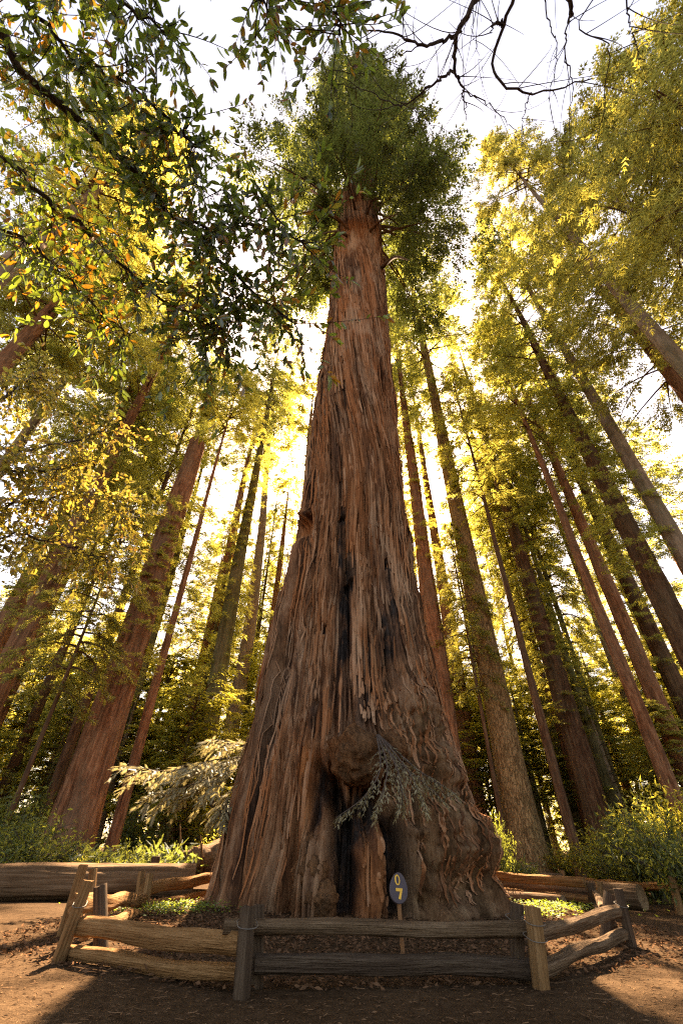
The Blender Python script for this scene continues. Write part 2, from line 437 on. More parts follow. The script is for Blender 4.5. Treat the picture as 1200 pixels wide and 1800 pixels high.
def build_giant():
    nc = 540
    u = np.linspace(-1, 1, nc, endpoint=False)
    th0 = math.pi * (.6 * u + .4 * u**3)
    zz = np.concatenate([np.linspace(-.35, 12, 310), np.linspace(12.09, 38, 270), np.linspace(38.6, TOPZ, 60)])
    TH, Z = np.meshgrid(th0, zz)
    r0 = hero_r(Z)
    tw = TH + .045 * np.clip(Z - 9, 0, None) * sstep(9, 20, Z) + .05 * perlin(Z * .15, 3.3, 1)
    wx = .09 * perlin(np.sin(tw) * 2, np.cos(tw) * 2, Z * .35)
    sx, sy = np.sin(tw + wx * .25) * 2, np.cos(tw + wx * .25) * 2
    # relief
    low = np.exp(-np.clip(Z, 0, None) / 6.0)
    D = (.34 * low + .05) * perlin(sx * .95, sy * .95, Z * .06 + 2)
    D += (.12 + .12 * low) * perlin(sx * 2.1, sy * 2.1, Z * .07 + 9)
    scale = .55 + .45 * r0 / 3.0
    n2 = perlin(sx * 2.7, sy * 2.7, Z * .055 + 20); n3 = perlin(sx * 5.6, sy * 5.6, Z * .10 + 40); n4 = perlin(sx * 12, sy * 12, Z * .22 + 60)
    n5 = perlin(sx * 26, sy * 26, Z * .7 + 80)
    fur = -.30 * np.exp(-(n2 / .055)**2) + .08 * np.tanh(7 * n2)
    fur += -.20 * np.exp(-(n3 / .075)**2) + .06 * np.tanh(7 * n3)
    fur += -.10 * np.exp(-(n4 / .11)**2) + .035 * np.tanh(5 * n4) + .030 * n5
    step = perlin(sx * 3.5, sy * 3.5, Z * .8 + 5)
    fur += .04 * np.sign(step) * np.abs(step)**.4
    tone = .5 + .55 * perlin(sx * 4.1, sy * 4.1, Z * .07 + 11) + .35 * perlin(sx * 9.5, sy * 9.5, Z * .16 + 13) + .30 * perlin(sx * 20, sy * 20, Z * .9 + 15) + .25 * perlin(sx * 6, sy * 6, Z * 1.3 + 17)
    lob = np.abs(perlin(sx * 1.6, sy * 1.6, Z * .8 + 7)) + .5 * np.abs(perlin(sx * 3.6, sy * 3.6, Z * 1.7 + 17)) + .38 * np.abs(perlin(sx * 7, sy * 7, Z * 3.4 + 27)) + .2 * np.abs(perlin(sx * 15, sy * 15, Z * 7 + 29))
    char = .50 * sstep(-.05, .5, perlin(sx * 1.6, sy * 1.6, Z * .12 + 31) + .35 * perlin(sx * 7, sy * 7, Z * .5 + 33)) * (1 - sstep(5, 15, Z)) + .18 * sstep(.1, .5, perlin(sx * 1.5, sy * 1.5, Z * .10 + 35))
    red = .55 * sstep(.05, .5, perlin(sx * 1.4, sy * 1.4, Z * .12 + 51)) * (1 - sstep(3, 16, Z))
    grey = .35 * sstep(.1, .5, perlin(sx * .9, sy * .9, Z * .2 + 71))
    def loc(px, py): return on_hero(px, py)
    def sd(px, py):
        t, z = loc(px, py); return (TH - t) * r0, Z - z
    front = np.cos(TH) > .05
    def blob(px, py, rs, rz, p=2.0):
        s, z = sd(px, py)
        if p == 3.5: s = s + .16 * perlin(TH * r0 * 5, Z * 3, px * .1); z = z + .16 * perlin(TH * r0 * 4, Z * 5, px * .1 + 7)
        return np.exp(-(((s / rs)**2 + (z / rz)**2)**(p / 2)) * 1.0) * front
    def slot(path, w, p=2):
        """smooth vertical groove along photograph points, half-width w metres"""
        ts = [loc(*q) for q in path]; zs = np.array([q[1] for q in ts]); tt = np.array([q[0] for q in ts])
        o = np.argsort(zs); zs, tt = zs[o], tt[o]
        tc = np.interp(Z, zs, tt); s = (TH - tc) * r0 + .10 * perlin(Z * 1.3, 1.1, 4.4) + .05 * perlin(Z * 4, 2.1, 4.4)
        ends = sstep(zs[0] - .5, zs[0] + .15, Z) * (1 - sstep(zs[-1] - .35, zs[-1] + .35, Z))
        return np.exp(-np.abs(s / w)**p) * ends * front
    # the lumpy buttress on the right
    butt = np.clip(blob(765, 1480, 1.35, 2.3, 3.0) + .8 * blob(735, 1300, .75, 1.3, 3) + .8 * blob(800, 1560, 1.1, 1.1, 3), 0, 1)
    D = D * (1 - .6 * butt) + .42 * butt
    fur = fur * (1 - .6 * butt) + butt * (.50 * lob - .22 + .02 * n5)
    for (px, py, a, rs, rz) in [(745, 1480, .22, .40, .5), (800, 1500, .26, .5, .55), (775, 1420, .15, .4, .4), (720, 1540, .2, .35, .4), (835, 1570, .2, .4, .45), (715, 1250, .2, .35, .5), (740, 1350, .15, .4, .35)]:
        D += a * blob(px, py, rs, rz)
    D -= .35 * blob(790, 1555, .7, .28) + .25 * blob(735, 1585, .5, .3)
    grey = np.maximum(grey, butt * .72)
    # open burnt hollows at the foot with a rib left standing between them
    s1 = slot([(575, 1360), (592, 1420), (600, 1480), (603, 1540), (598, 1600)], .27, 4)
    s2 = slot([(680, 1430), (692, 1480), (694, 1540), (700, 1600)], .20, 4)
    s3 = slot([(552, 1330), (553, 1380), (550, 1440)], .15, 3)
    s4 = slot([(655, 1395), (640, 1425), (625, 1450)], .35, 3)
    rib = slot([(652, 1440), (646, 1500), (644, 1560), (645, 1600)], .42, 3)
    D += -1.0 * s1 - .85 * s2 - .4 * s3 - .6 * s4 + .10 * rib
    char = np.clip(char + s1 + s2 + s3 * .9 + s4, 0, 1)
    red = np.clip(red * (1 - butt) + rib * .8 + .9 * slot([(535, 1290), (535, 1380), (540, 1440)], .28, 3) + .4 * slot([(600, 1000), (610, 1150)], .4), 0, 1)
    # burl knob
    k = blob(640, 1325, .60, .52, 3.2)
    D += .55 * k * (1 + .25 * perlin(sx * 4, sy * 4, Z * 3)) + .3 * blob(690, 1312, .3, .35, 3)
    char *= (1 - .8 * k); red = np.clip(red * (1 - k) + .95 * blob(622, 1350, .36, .40, 3), 0, 1)
    grey = np.clip(grey * (1 - blob(622, 1350, .3, .3, 3)) + .4 * blob(640, 1300, .5, .3), 0, 1)
    D -= .5 * blob(655, 1385, .55, .22, 3)
    for (px, py, a, q) in [(545, 1535, .26, .34), (560, 1582, .26, .33), (543, 1488, .16, .22), (500, 1570, .18, .4), (440, 1590, .2, .5)]:
        D += a * blob(px, py, q, q)
    # burn scar up the middle, old branch holes and the torn hollow on the left edge
    scar = slot([(600, 650), (598, 760), (598, 900), (603, 1050), (610, 1180)], .32, 2)
    D -= .14 * scar; char = np.clip(char + .52 * scar * (.15 + .9 * sstep(-.15, .25, perlin(sx * 3, sy * 3, Z * 1.2 + 3))), 0, 1)
    char = np.clip(char + .7 * slot([(672, 985), (680, 1060), (690, 1150)], .22, 2) + .75 * slot([(560, 1080), (553, 1180), (545, 1290)], .16, 2) + .5 * slot([(655, 1120), (640, 1250)], .3, 2), 0, 1)
    D -= .12 * slot([(560, 1060), (553, 1180), (545, 1290)], .16, 2) + .12 * slot([(705, 800), (718, 950), (740, 1100), (765, 1230)], .2, 2)
    for (px, py, a, rs, rz) in [(608, 637, .5, .26, .10), (571, 835, .35, .10, .2), (598, 838, .35, .22, .14), (602, 906, .4, .26, .12), (612, 1022, .3, .22, .24),
                                (674, 996, .4, .18, .16), (564, 1000, .3, .12, .26), (668, 720, .3, .08, .3), (570, 1105, .35, .10, .3)]:
        b = blob(px, py, rs * .8, rz * .8, 3.5); D -= a * b
        char = np.clip(char + .9 * b, 0, 1)
    tor = blob(533, 928, .45, .5, 3); D -= .55 * tor; red = np.clip(red + tor, 0, 1); D += .25 * blob(540, 905, .5, .14)
    # ladder of torn fibres in the burnt seam
    lad = np.sin(Z * 9 + 2 * perlin(Z * 2, 1, 1)) * slot([(560, 1090), (553, 1180), (545, 1290)], .2, 2); D += .05 * lad
    upper = 1 - .3 * sstep(14, 40, Z)
    Rr = np.maximum(r0 + (D + fur * scale) * upper * np.clip(r0 / 1.2, .1, 1), .05)
    flare = .22 * np.exp(-np.clip(Z + .3, 0, None) / .35) * (1 + perlin(sx * 2, sy * 2, 3)) ; Rr = Rr + flare
    V = np.stack([hero_c(Z) + Rr * np.sin(TH), hero_y(Z) - Rr * np.cos(TH), Z], -1)
    base = np.array([0, YC, 0])
    root = thing('giant_redwood', 'giant old redwood with burnt hollow foot, knobbly burl and spiralling bark inside the fence', 'tree', base)
    mb = MB(); mb.add(V - base, grid_faces(len(zz), nc, True))
    o = mb.build('trunk', M['hero_bark'], root)
    # loose fibrous strips of bark standing off the trunk
    rg = np.random.default_rng(77); n = 3550
    t0 = np.clip(rg.normal(0, .95, n), -3.0, 3.0); z0 = np.where(rg.random(n) < .55, rg.uniform(.2, 13, n), rg.uniform(12, 36, n)); ln = rg.uniform(.5, 2.6, n) * (.7 + z0 / 13)
    sb = np.arange(n) >= 3000; t0 = np.where(sb, rg.uniform(.05, 1.1, n), t0); z0 = np.where(sb, rg.uniform(.2, 4.6, n), z0); ln = np.where(sb, rg.uniform(.10, .40, n), ln)
    w = rg.uniform(.018, .055, n) * (.8 + z0 / 40); off = rg.uniform(.0, .045, n); lift = rg.uniform(.0, .07, n) * (rg.random(n) < .5)
    K = 9; q = np.linspace(0, 1, K)[None]; zs = z0[:, None] + ln[:, None] * q
    drift = -.045 * (np.clip(zs - 9, 0, None) * sstep(9, 20, zs) - np.clip(z0[:, None] - 9, 0, None) * sstep(9, 20, z0[:, None]))
    ts = t0[:, None] + drift + .012 * perlin(zs * 1.1, t0[:, None] * 9, 2) + np.where(sb, .03, 0)[:, None] * perlin(zs * 2.2, t0[:, None] * 3, 8)
    def look(G, t, z):
        j = np.clip(np.searchsorted(zz, z) - 1, 0, len(zz) - 2); i = np.clip(np.searchsorted(th0, t) - 1, 0, nc - 2)
        return G[j, i]
    onb = look(butt, ts, zs).max(1) > .3
    bad = (onb & (ln > 1.0)) | (look(s1 + s2 + s3 + s4 + k + tor, ts, zs).max(1) > .25) | ((look(scar, ts, zs).max(1) > .8) & (rg.random(n) < .6)) | (look(char, ts, zs).max(1) > .93)
    keep = ~bad; ts, zs, w, off, lift = ts[keep], zs[keep], w[keep], off[keep], lift[keep]; n = len(ts)
    rr = look(Rr, ts, zs); rr = np.maximum(rr, np.roll(rr, 1, 1) * .5 + np.roll(rr, -1, 1) * .5 - .04); rr = np.where(zs > 7, np.maximum(rr, rr.mean(1, keepdims=True) - .05), rr); low_ = np.clip(zs / 9, .25, 1)
    prof = np.sin(q * math.pi)**.5 * .6 + .4; rad = rr + off[:, None] * low_ + .010 + lift[:, None] * low_ * np.abs(2 * q - 1)**3
    cols = []
    for sgn, up_ in ((-1, 0), (0, .018), (1, 0)):
        tt = ts + sgn * (w[:, None] * prof) / rr; r_ = rad + up_
        cols.append(np.stack([hero_c(zs) + r_ * np.sin(tt), hero_y(zs) - r_ * np.cos(tt), zs], -1))
    vs = np.stack(cols, 2) - base; fs = grid_faces(K, 3)[None] + (np.arange(n) * K * 3)[:, None, None]
    ms = MB(); ms.add(vs.reshape(-1, 3), fs.reshape(-1, 4)); so = ms.build('bark_strips', M['strip'], root); so['kind'] = 'stuff'
    for nm, a in (('char', char), ('red', red), ('grey', grey), ('tone', tone)):
        at = o.data.attributes.new(nm, 'FLOAT', 'POINT'); at.data.foreach_set('value', np.clip(a, 0, 1).astype(np.float32).ravel())
    return root
GIANT = build_giant()

# ------------------------------------------------------------------ crowns shared between trees of a kind
def crown_mesh(name, seed, height, radius, n_br, mats, spray=.42, per=70, taper='cone', rise=.25, droop=.55, tmpl=FEATHER, lowthin=0.5, wood_r=.05, gap=.0):
    """foliage on real limbs; the trunk axis is the local Z axis, z from 0 to height"""
    rg = np.random.default_rng(seed); mb = MB()
    P, A, L = [], [], []
    for i in range(n_br):
        t = ((i + rg.random()) / n_br)**(.9)
        if gap and perlin(t * 9, seed * 1.7, .5) < -gap: continue
        if taper == 'cone': sh = (1 - t)**.65 * (.45 + .55 * sstep(0, .22, t)) + .06
        elif taper == 'column': sh = (1 - t**3) * (.5 + .5 * sstep(0, .12, t)) + .04
        else: sh = .75 + .25 * math.sin(t * 7)
        ln = radius * sh * rg.uniform(.55, 1.15); az = i * 2.4 + rg.uniform(-.6, .6)
        dh = np.array([math.cos(az), math.sin(az), 0]); z0 = t * height
        rs = rise * (.4 + t * 1.2) + rg.uniform(-.1, .15); dr = droop * (1.1 - .6 * t)
        side = np.array([-dh[1], dh[0], 0]); bend = rg.uniform(-.25, .25)
        def pt(s):
            s = np.asarray(s)[..., None]
            return np.array([0, 0, z0]) + ln * (dh * s + side * bend * s * s + np.array([0, 0, 1.0]) * (rs * s - dr * s * s * .7))
        s6 = np.linspace(0, .92, 6); v, f = tube(pt(s6), np.linspace(wood_r * (.4 + sh), .008, 6), 4); mb.add(v, f, 1)
        nn = int(per * (sh + .12) * (lowthin + (1 - lowthin) * sstep(0, .3, t)))
        if nn < 3: continue
        # secondary twigs: sprays sit in fans on both sides of the limb
        ntw = max(3, nn // 7); ts = rg.uniform(.18, 1, ntw)**.8
        for sgn_s in ts:
            b0 = pt(sgn_s); sg = rg.choice((-1, 1)); tl = ln * (.42 - .25 * sgn_s) * rg.uniform(.6, 1.2) + .25
            td = norm(dh * rg.uniform(.4, 1.0) + side * sg * rg.uniform(.3, 1.0) + np.array([0, 0, rg.uniform(-.55, .15)]))
            k = 7; q = rg.uniform(.1, 1, k)
            pp = b0 + td * (tl * q)[:, None] + np.array([0, 0, -.18]) * (tl * q * q)[:, None] + rg.normal(0, .07, (k, 3)) * tl
            sd2 = norm(np.cross(td, [0, 0, 1.0]))
            ax = td + sd2 * rg.choice((-1, 1), k)[:, None] * rg.uniform(.3, .9, k)[:, None] + rg.normal(0, .22, (k, 3)) + np.array([0, 0, -.25])
            P.append(pp); A.append(ax); L.append(spray * rg.uniform(.6, 1.25, k))
    P, A, L = np.concatenate(P), np.concatenate(A), np.concatenate(L)
    place(mb, tmpl, P, A, L, roll=rg.normal(0, .45, len(P)))
    return mb.mesh(name, mats, False)

rl, gl_, dl = M['redwood_leaf'], M['gold_leaf'], M['deep_leaf']
CROWN = {
    'cone': (crown_mesh('conifer_crown', 11, 26, 4.6, 96, [rl, M['dark_bark']], .60, 112, gap=.15), 26, 4.6),
    'tall': (crown_mesh('tall_conifer_crown', 12, 34, 4.2, 120, [rl, M['dark_bark']], .60, 92, 'column', gap=.15), 34, 4.2),
    'gold': (crown_mesh('golden_conifer_crown', 13, 30, 4.8, 110, [gl_, M['dark_bark']], .50, 150, 'column', droop=.8, gap=.2), 30, 4.8),
    'thin': (crown_mesh('thin_conifer_crown', 14, 28, 3.4, 80, [gl_, M['dark_bark']], .56, 90, 'column', droop=.8, gap=.25), 28, 3.4),
    'young': (crown_mesh('young_conifer_crown', 15, 14, 3.6, 70, [gl_, M['dark_bark']], .46, 170, 'cone', droop=.75, lowthin=.9), 14, 3.6),
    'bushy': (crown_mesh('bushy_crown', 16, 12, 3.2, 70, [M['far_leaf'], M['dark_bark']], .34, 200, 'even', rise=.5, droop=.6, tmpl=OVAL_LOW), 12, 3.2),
    'tuft': (crown_mesh('trunk_sprouts', 17, 20, 1.5, 60, [gl_, M['dark_bark']], .34, 80, 'even', droop=.9, gap=.0, wood_r=.02), 20, 1.5),
}

# ------------------------------------------------------------------ trunks, one mesh each
def trunk_mesh(h, r_base, r_ref, z_ref, kind, seed, bend=0.0, flare=.35, broken=False):
    rg = np.random.default_rng(seed)
    nc, nr = (44, 84) if r_base > .6 else (20, 50)
    z = np.concatenate([np.linspace(-.4, 6, nr // 4), np.linspace(6.3, h, nr - nr // 4)]) if h > 10 else np.linspace(-.3, h, nr)
    top = .10 * r_ref if not broken else r_ref * .72
    r = np.interp(z, [-.4, 0, z_ref, h], [r_base, r_base, r_ref, max(top, .03)]) if z_ref > 0.5 else np.interp(z, [0, h], [r_base, max(top, .03)])
    r = r * (1 + flare * np.exp(-np.clip(z, 0, None) / (1.0 + r_base)))
    th = np.linspace(0, 2 * math.pi, nc, endpoint=False); TH, Z = np.meshgrid(th, z); Rr = np.repeat(r[:, None], nc, 1)
    sx, sy = np.cos(TH) * r_base * 1.3, np.sin(TH) * r_base * 1.3
    o = seed * 3.7
    if kind in ('redwood_bark', 'dark_bark'):
        f = 3.2 if r_base > .6 else 6
        n = perlin(sx * f, sy * f, Z * .09 + o); n2 = perlin(sx * f * 2.3, sy * f * 2.3, Z * .22 + o)
        d = -.13 * np.exp(-(n / .12)**2) - .06 * np.exp(-(n2 / .14)**2) + .05 * perlin(sx, sy, Z * .12 + o)
        Rr = Rr + d * np.clip(Rr / .9, .12, 1.2)
    else:
        Rr = Rr * (1 + .03 * perlin(sx * 3, sy * 3, Z * .8 + o) + .02 * perlin(sx * 7, sy * 7, Z * 2 + o))
    bx = bend * np.sin(Z / h * 5) * h * .01 + .10 * perlin(Z * .07, o, 1) * np.clip(Z / 20, 0, 1); by = .10 * perlin(Z * .07, o, 7) * np.clip(Z / 20, 0, 1)
    v = np.stack([bx + Rr * np.cos(TH), by + Rr * np.sin(TH), Z], -1)
    if broken:                                   # a torn top
        jag = np.clip((Z - (h - 2.2)) / 2.2, 0, 1); v[..., 2] -= jag * (.9 + 1.3 * perlin(np.cos(TH) * 2.5, np.sin(TH) * 2.5, 3.0 + o))
    mb = MB(); mb.add(v, grid_faces(len(z), nc, True))
    c = len(z) * nc; mb.add(np.concatenate([v[-1], v[-1].mean(0)[None]]) - np.array([0, 0, 0.0]), [[i, (i + 1) % nc, nc] for i in range(nc)])
    return mb

EXTRA = []
def tree(ref, dist, wpx, h, bark_kind, crown, label, cat='tree', name='redwood_tree', taper=.5, bend=0.0, flare=.22, broken=False, group=None, sprouts=None, seed=None):
    """ref: a point of the trunk in the photograph, dist: how far off it stands, wpx: its width there"""
    p = at_dist(ref[0], ref[1], dist); base = np.array([p[0], p[1], gz(p[0], p[1])])
    zr = p[2] - base[2]; rr = wpx / 2 * depth(p) / F_PX
    rb = rr / (1 - taper * min(zr / h, .95)) if not broken else rr * 1.12
    rtop_ref = rr
    sd = seed or int(abs(ref[0] * 7 + ref[1])) % 997
    root = thing(name, label, cat, base, group)
    trunk_mesh(h, rb, rtop_ref, max(zr, 1), bark_kind, sd, bend, flare, broken).build('trunk', M[bark_kind], root)
    rg = np.random.default_rng(sd)
    for k, (kind, z0, z1, rad) in enumerate(crown):
        me, ch, cr = CROWN[kind]
        o = link('crown' if kind != 'tuft' else 'sprouts', me, root, (0, 0, z0))
        o.scale = (rad / cr, rad / cr * rg.uniform(.9, 1.1), (z1 - z0) / ch); o.rotation_euler = (0, 0, rg.uniform(0, 6.28))
    return root

# left of the giant
tree((202, 1225), 25, 60, float(at_dist(345, 790, 25)[2]) + .9, 'redwood_bark', [('tuft', 7, 19, 1.9)], 'broken-topped red trunk leaning highest above the log on the left', name='redwood_snag', broken=True, flare=.32)
tree((268, 1225), 27, 16, 38, 'redwood_bark', [('thin', 25, 40, 3.0)], 'slim red-brown trunk just right of the broken-topped trunk')
tree((400, 1100), 34, 27, 58, 'mossy_bark', [('tall', 37, 66, 4.4), ('tuft', 12, 34, 1.8)], 'mossy olive trunk rising behind the sunlit spray left of the giant')
tree((425, 1110), 44, 22, 62, 'pale_bark', [('thin', 42, 66, 4.2)], 'pale trunk with a crooked bare side branch high beside the giant', bend=1.2)
tree((380, 1080), 50, 24, 62, 'redwood_bark', [('tall', 44, 66, 4.8)], 'reddish trunk close behind the mossy olive trunk')
tree((493, 980), 48, 10, 44, 'redwood_bark', [('thin', 22, 46, 3.0)], 'thin straight trunk almost touching the left edge of the giant')
tree((90, 1019), 26, 34, 54, 'redwood_bark', [('cone', 22, 56, 5.2), ('tuft', 10, 22, 2.4)], 'thick reddish trunk below the yellow leaves on the left')
tree((20, 1079), 30, 32, 56, 'redwood_bark', [('cone', 22, 58, 5.4)], 'thick reddish trunk at the left picture edge below the yellow leaves')
tree((230, 760), 36, 15, 52, 'redwood_bark', [('cone', 21, 54, 5.0)], 'brown trunk between the yellow leaves and the broken top')
tree((182, 780), 30, 9, 34, 'dark_bark', [('cone', 16, 36, 4.0)], 'thin dark trunk up beside the yellow leaves', name='conifer')
tree((80, 1215), 38, 17, 48, 'dark_bark', [('thin', 15, 50, 4.0)], 'dark trunk low on the left between two thick reddish trunks')
tree((75, 1290), 22, 8, 17, 'dark_bark', [('young', 6, 18, 2.6)], 'leaning-looking thin dark sapling at the lower left', name='sapling', flare=.1)
tree((95, 1390), 33, 20, 50, 'dark_bark', [('tall', 18, 52, 4.2)], 'shaded trunk left of the foot of the broken-topped trunk')
tree((205, 1086), 42, 15, 54, 'mossy_bark', [('tall', 16, 56, 4.6)], 'olive trunk seen past the left side of the broken-topped trunk')
tree((70, 418), 17, 27, 44, 'pale_bark', [('gold', 24, 48, 5.0)], 'grey trunk slanting in at the upper left behind the dark branch', name='fir_tree')
tree((115, 535), 25, 8, 42, 'pale_bark', [('cone', 22, 44, 4.4)], 'thin grey trunk below the slanting grey trunk at the upper left', name='fir_tree')
tree((137, 633), 34, 12, 56, 'pale_bark', [('cone', 28, 58, 5.4)], 'pale trunk above the yellow leaves on the left', name='fir_tree')
tree((365, 720), 46, 14, 66, 'pale_bark', [('thin', 40, 68, 4.6)], 'pale trunk showing just above the broken top', name='fir_tree')
tree((545, 760), 30, 7, 44, 'pale_bark', [('thin', 22, 46, 3.6)], 'feathery golden tree showing beside the left edge of the upper giant trunk', name='fir_tree')
tree((300, 1010), 40, 12, 44, 'mossy_bark', [('tall', 12, 46, 4.4)], 'leafy tree filling the gap right of the broken-topped trunk')
for i_, (x_, y_, h_, r_, k_, l_) in enumerate([(-9.5, 48, 46, 4.6, 'tall', 'leafy green-gold tree filling the gap between the pale and the mossy trunks'), (-14, 46, 40, 4.6, 'gold', 'golden tree behind the slim red-brown trunk'),
        (-8, 60, 56, 4.8, 'tall', 'tall slender tree farthest back just left of the giant'), (9.5, 50, 46, 4.6, 'gold', 'golden tree farthest back just right of the giant'), (15, 47, 40, 4.8, 'tall', 'green-gold tree behind the golden-brown fir'), (21, 52, 46, 4.8, 'gold', 'golden tree deep behind the stout dark trunk'),
        (-11.5, 56, 44, 5.4, 'cone', 'dense green tree seen between the slim red-brown trunk and the mossy one'), (-17, 52, 42, 5.2, 'gold', 'yellow-green tree glowing behind the broken-topped trunk'), (-24, 48, 40, 5.4, 'cone', 'dense tree behind the left-hand reddish trunks'), (-33, 44, 38, 5.6, 'gold', 'golden tree deep behind the left picture edge'),
        (12, 60, 50, 5.2, 'cone', 'dense green tree in the gap left of the golden-brown fir'), (27, 50, 42, 5.4, 'cone', 'dense green tree deep behind the right-hand group'), (34, 46, 42, 5.6, 'gold', 'golden tree deep behind the right picture edge')]):
    EXTRA.append((x_, y_, h_, r_, k_, l_))
tree((690, 930), 32, 6, 40, 'pale_bark', [('thin', 20, 42, 2.8)], 'feathery tree added along the right edge of the giant to dapple the ground', name='fir_tree')  # added tree, its crown breaks up the sun on the right foreground
# right of the giant
tree((845, 1100), 31, 38, 88, 'fir_bark', [('tall', 40, 92, 7.2)], 'straight golden-brown fir trunk with cracked bark right of the giant', name='fir_tree', taper=.75, flare=.45)
tree((796, 1150), 38, 25, 60, 'redwood_bark', [('tuft', 6, 18, 1.8), ('tall', 38, 63, 4.4)], 'smooth reddish trunk between the giant and the golden-brown fir')
tree((762, 1117), 30, 34, 62, 'redwood_bark', [('cone', 36, 64, 4.2), ('tuft', 18, 36, 1.5)], 'reddish trunk tight against the right edge of the giant')
tree((987, 1220), 33, 36, 52, 'dark_bark', [('cone', 18, 54, 5.0), ('tuft', 7, 18, 2.2)], 'stout dark furrowed trunk right of the golden-brown fir')
tree((1040, 1300), 36, 15, 40, 'mossy_bark', [('thin', 14, 42, 3.6)], 'thin olive trunk along the right side of the stout dark trunk')
tree((950, 1262), 29, 15, 42, 'dark_bark', [('thin', 13, 44, 3.6)], 'slim dark trunk between the golden-brown fir and the stout dark trunk')
tree((987, 1304), 36, 9, 34, 'dark_bark', [('young', 10, 35, 3.0)], 'thin dark pole against the left side of the stout dark trunk')
tree((1096, 1180), 27, 22, 46, 'redwood_bark', [('thin', 18, 48, 3.6)], 'reddish trunk running straight up through the right-hand group')
tree((1095, 1095), 32, 26, 56, 'redwood_bark', [('cone', 22, 58, 5.0)], 'broad brown trunk crossing behind the reddish one on the right')
tree((1128, 1078), 36, 26, 56, 'dark_bark', [('cone', 24, 58, 5.0), ('tuft', 6, 24, 2.4)], 'dark broad trunk second from the right in the right-hand group')
tree((1154, 1033), 26, 40, 54, 'dark_bark', [('cone', 28, 56, 5.0), ('tuft', 12, 28, 2.2)], 'thickest dark trunk at the right picture edge')
tree((1066, 742), 26, 20, 62, 'pale_bark', [('thin', 32, 66, 4.4)], 'long grey-brown trunk slanting across the right side from the picture edge', name='fir_tree')
tree((1117, 546), 18, 21, 52, 'pale_bark', [('thin', 36, 58, 3.4)], 'slanting trunk with a feathery top at the upper right', name='fir_tree')
tree((967, 1033), 38, 8, 40, 'mossy_bark', [('young', 14, 42, 3.2)], 'thin pole standing left of the right-hand trunk group', name='sapling')
tree((837, 1200), 30, 6, 22, 'dark_bark', [('young', 9, 23, 2.4)], 'thin dark sapling against the left side of the golden-brown fir', name='sapling', flare=.1)
tree((1108, 1250), 44, 14, 50, 'pale_bark', [('tall', 16, 52, 4.6)], 'sunlit pale trunk deep behind the right-hand group', name='fir_tree')
tree((858, 867), 40, 12, 50, 'mossy_bark', [('cone', 20, 52, 4.6)], 'olive trunk right of the top of the golden-brown fir')
tree((905, 930), 47, 20, 58, 'redwood_bark', [('tall', 26, 60, 5.0)], 'reddish trunk in the bright gap right of the golden-brown fir')
# golden curtain of foliage at the upper right: trunk out of the picture
def out_tree(x, y, h, r, bark_kind, crown, label, name='redwood_tree', **kw):
    base = np.array([x, y, gz(x, y)]); root = thing(name, label, 'tree', base, kw.get('group'))
    trunk_mesh(h, r, r * .75, h * .4, bark_kind, int(abs(x * 31 + y * 17)) % 991).build('trunk', M[bark_kind], root)
    for kind, z0, z1, rad in crown:
        me, ch, cr = CROWN[kind]; o = link('crown', me, root, (0, 0, z0)); o.scale = (rad / cr, rad / cr, (z1 - z0) / ch); o.rotation_euler = (0, 0, x)
    return root
out_tree(17.0, 8.5, 46, .25, 'pale_bark', [('gold', 15, 48, 5.6)], 'green-gold tree at the right picture edge just below the corner curtain')
out_tree(15.6, 3.6, 36, .3, 'pale_bark', [('gold', 11, 38, 5.6)], 'big golden curtain of foliage hanging at the upper right corner')
out_tree(20.0, 15.0, 50, .6, 'redwood_bark', [('gold', 14, 52, 6.0)], 'green and gold foliage along the right picture edge at mid height')
out_tree(29, 31, 48, .5, 'redwood_bark', [('tall', 18, 50, 5.2)], 'green foliage filling the right picture edge above the shrubs')
out_tree(-17.5, 12.5, 46, .6, 'redwood_bark', [('gold', 16, 48, 5.6)], 'leafy tree behind the dark overhead branch at the left picture edge')
for x_, y_, h_, r_, k_, l_ in EXTRA:
    out_tree(x_, y_, h_, .3, 'mossy_bark', [(k_, h_ * (.34 if x_ > 0 else .2), h_ + 1, r_)], l_)
# trees deep in the forest (they share three trunk meshes)
FAR_TRUNK = [trunk_mesh(30, .42, .34, 10, k, 300 + i, flare=.2).mesh('far_trunk', M[k]) for i, k in enumerate(('redwood_bark', 'mossy_bark', 'pale_bark'))]
far_rg = np.random.default_rng(21)
for side, n, d0, d1 in ((-1, 27, 36, 60), (1, 28, 36, 60), (-1, 24, 60, 100), (1, 26, 60, 100)):
    where = ('mid-distance' if d0 < 50 else 'remote') + ' slender tree among many in the forest ' + ('left' if side < 0 else 'right') + ' of the giant'
    for i in range(n):
        d = far_rg.uniform(d0, d1); az = side * (.05 + .85 * (i + far_rg.random()) / n)
        x, y = d * math.sin(az), d * math.cos(az)
        hmax = 11 + (d - 36) * .45 if d0 < 50 else 20 + (d - 60) * .5
        h = max(10, min(far_rg.uniform(10, 50), hmax)); z0 = far_rg.uniform(.05, .30) * h; kd = ('tall', 'gold', 'thin', 'thin', 'cone')[i % 5]
        root = thing('forest_tree', where, 'tree', (x, y, gz(x, y)), where.split(' slender')[0] + ' forest trees ' + ('left' if side < 0 else 'right'))
        o = link('trunk', FAR_TRUNK[i % 3], root); q = far_rg.uniform(.55, 1.1); o.scale = (q, q, h / 30)
        me, ch, cr = CROWN[kd]; o = link('crown', me, root, (0, 0, z0)); q = far_rg.uniform(3.4, 5.2) / cr; o.scale = (q, q, (h + 1.5 - z0) / ch); o.rotation_euler = (0, 0, far_rg.uniform(0, 6.28))
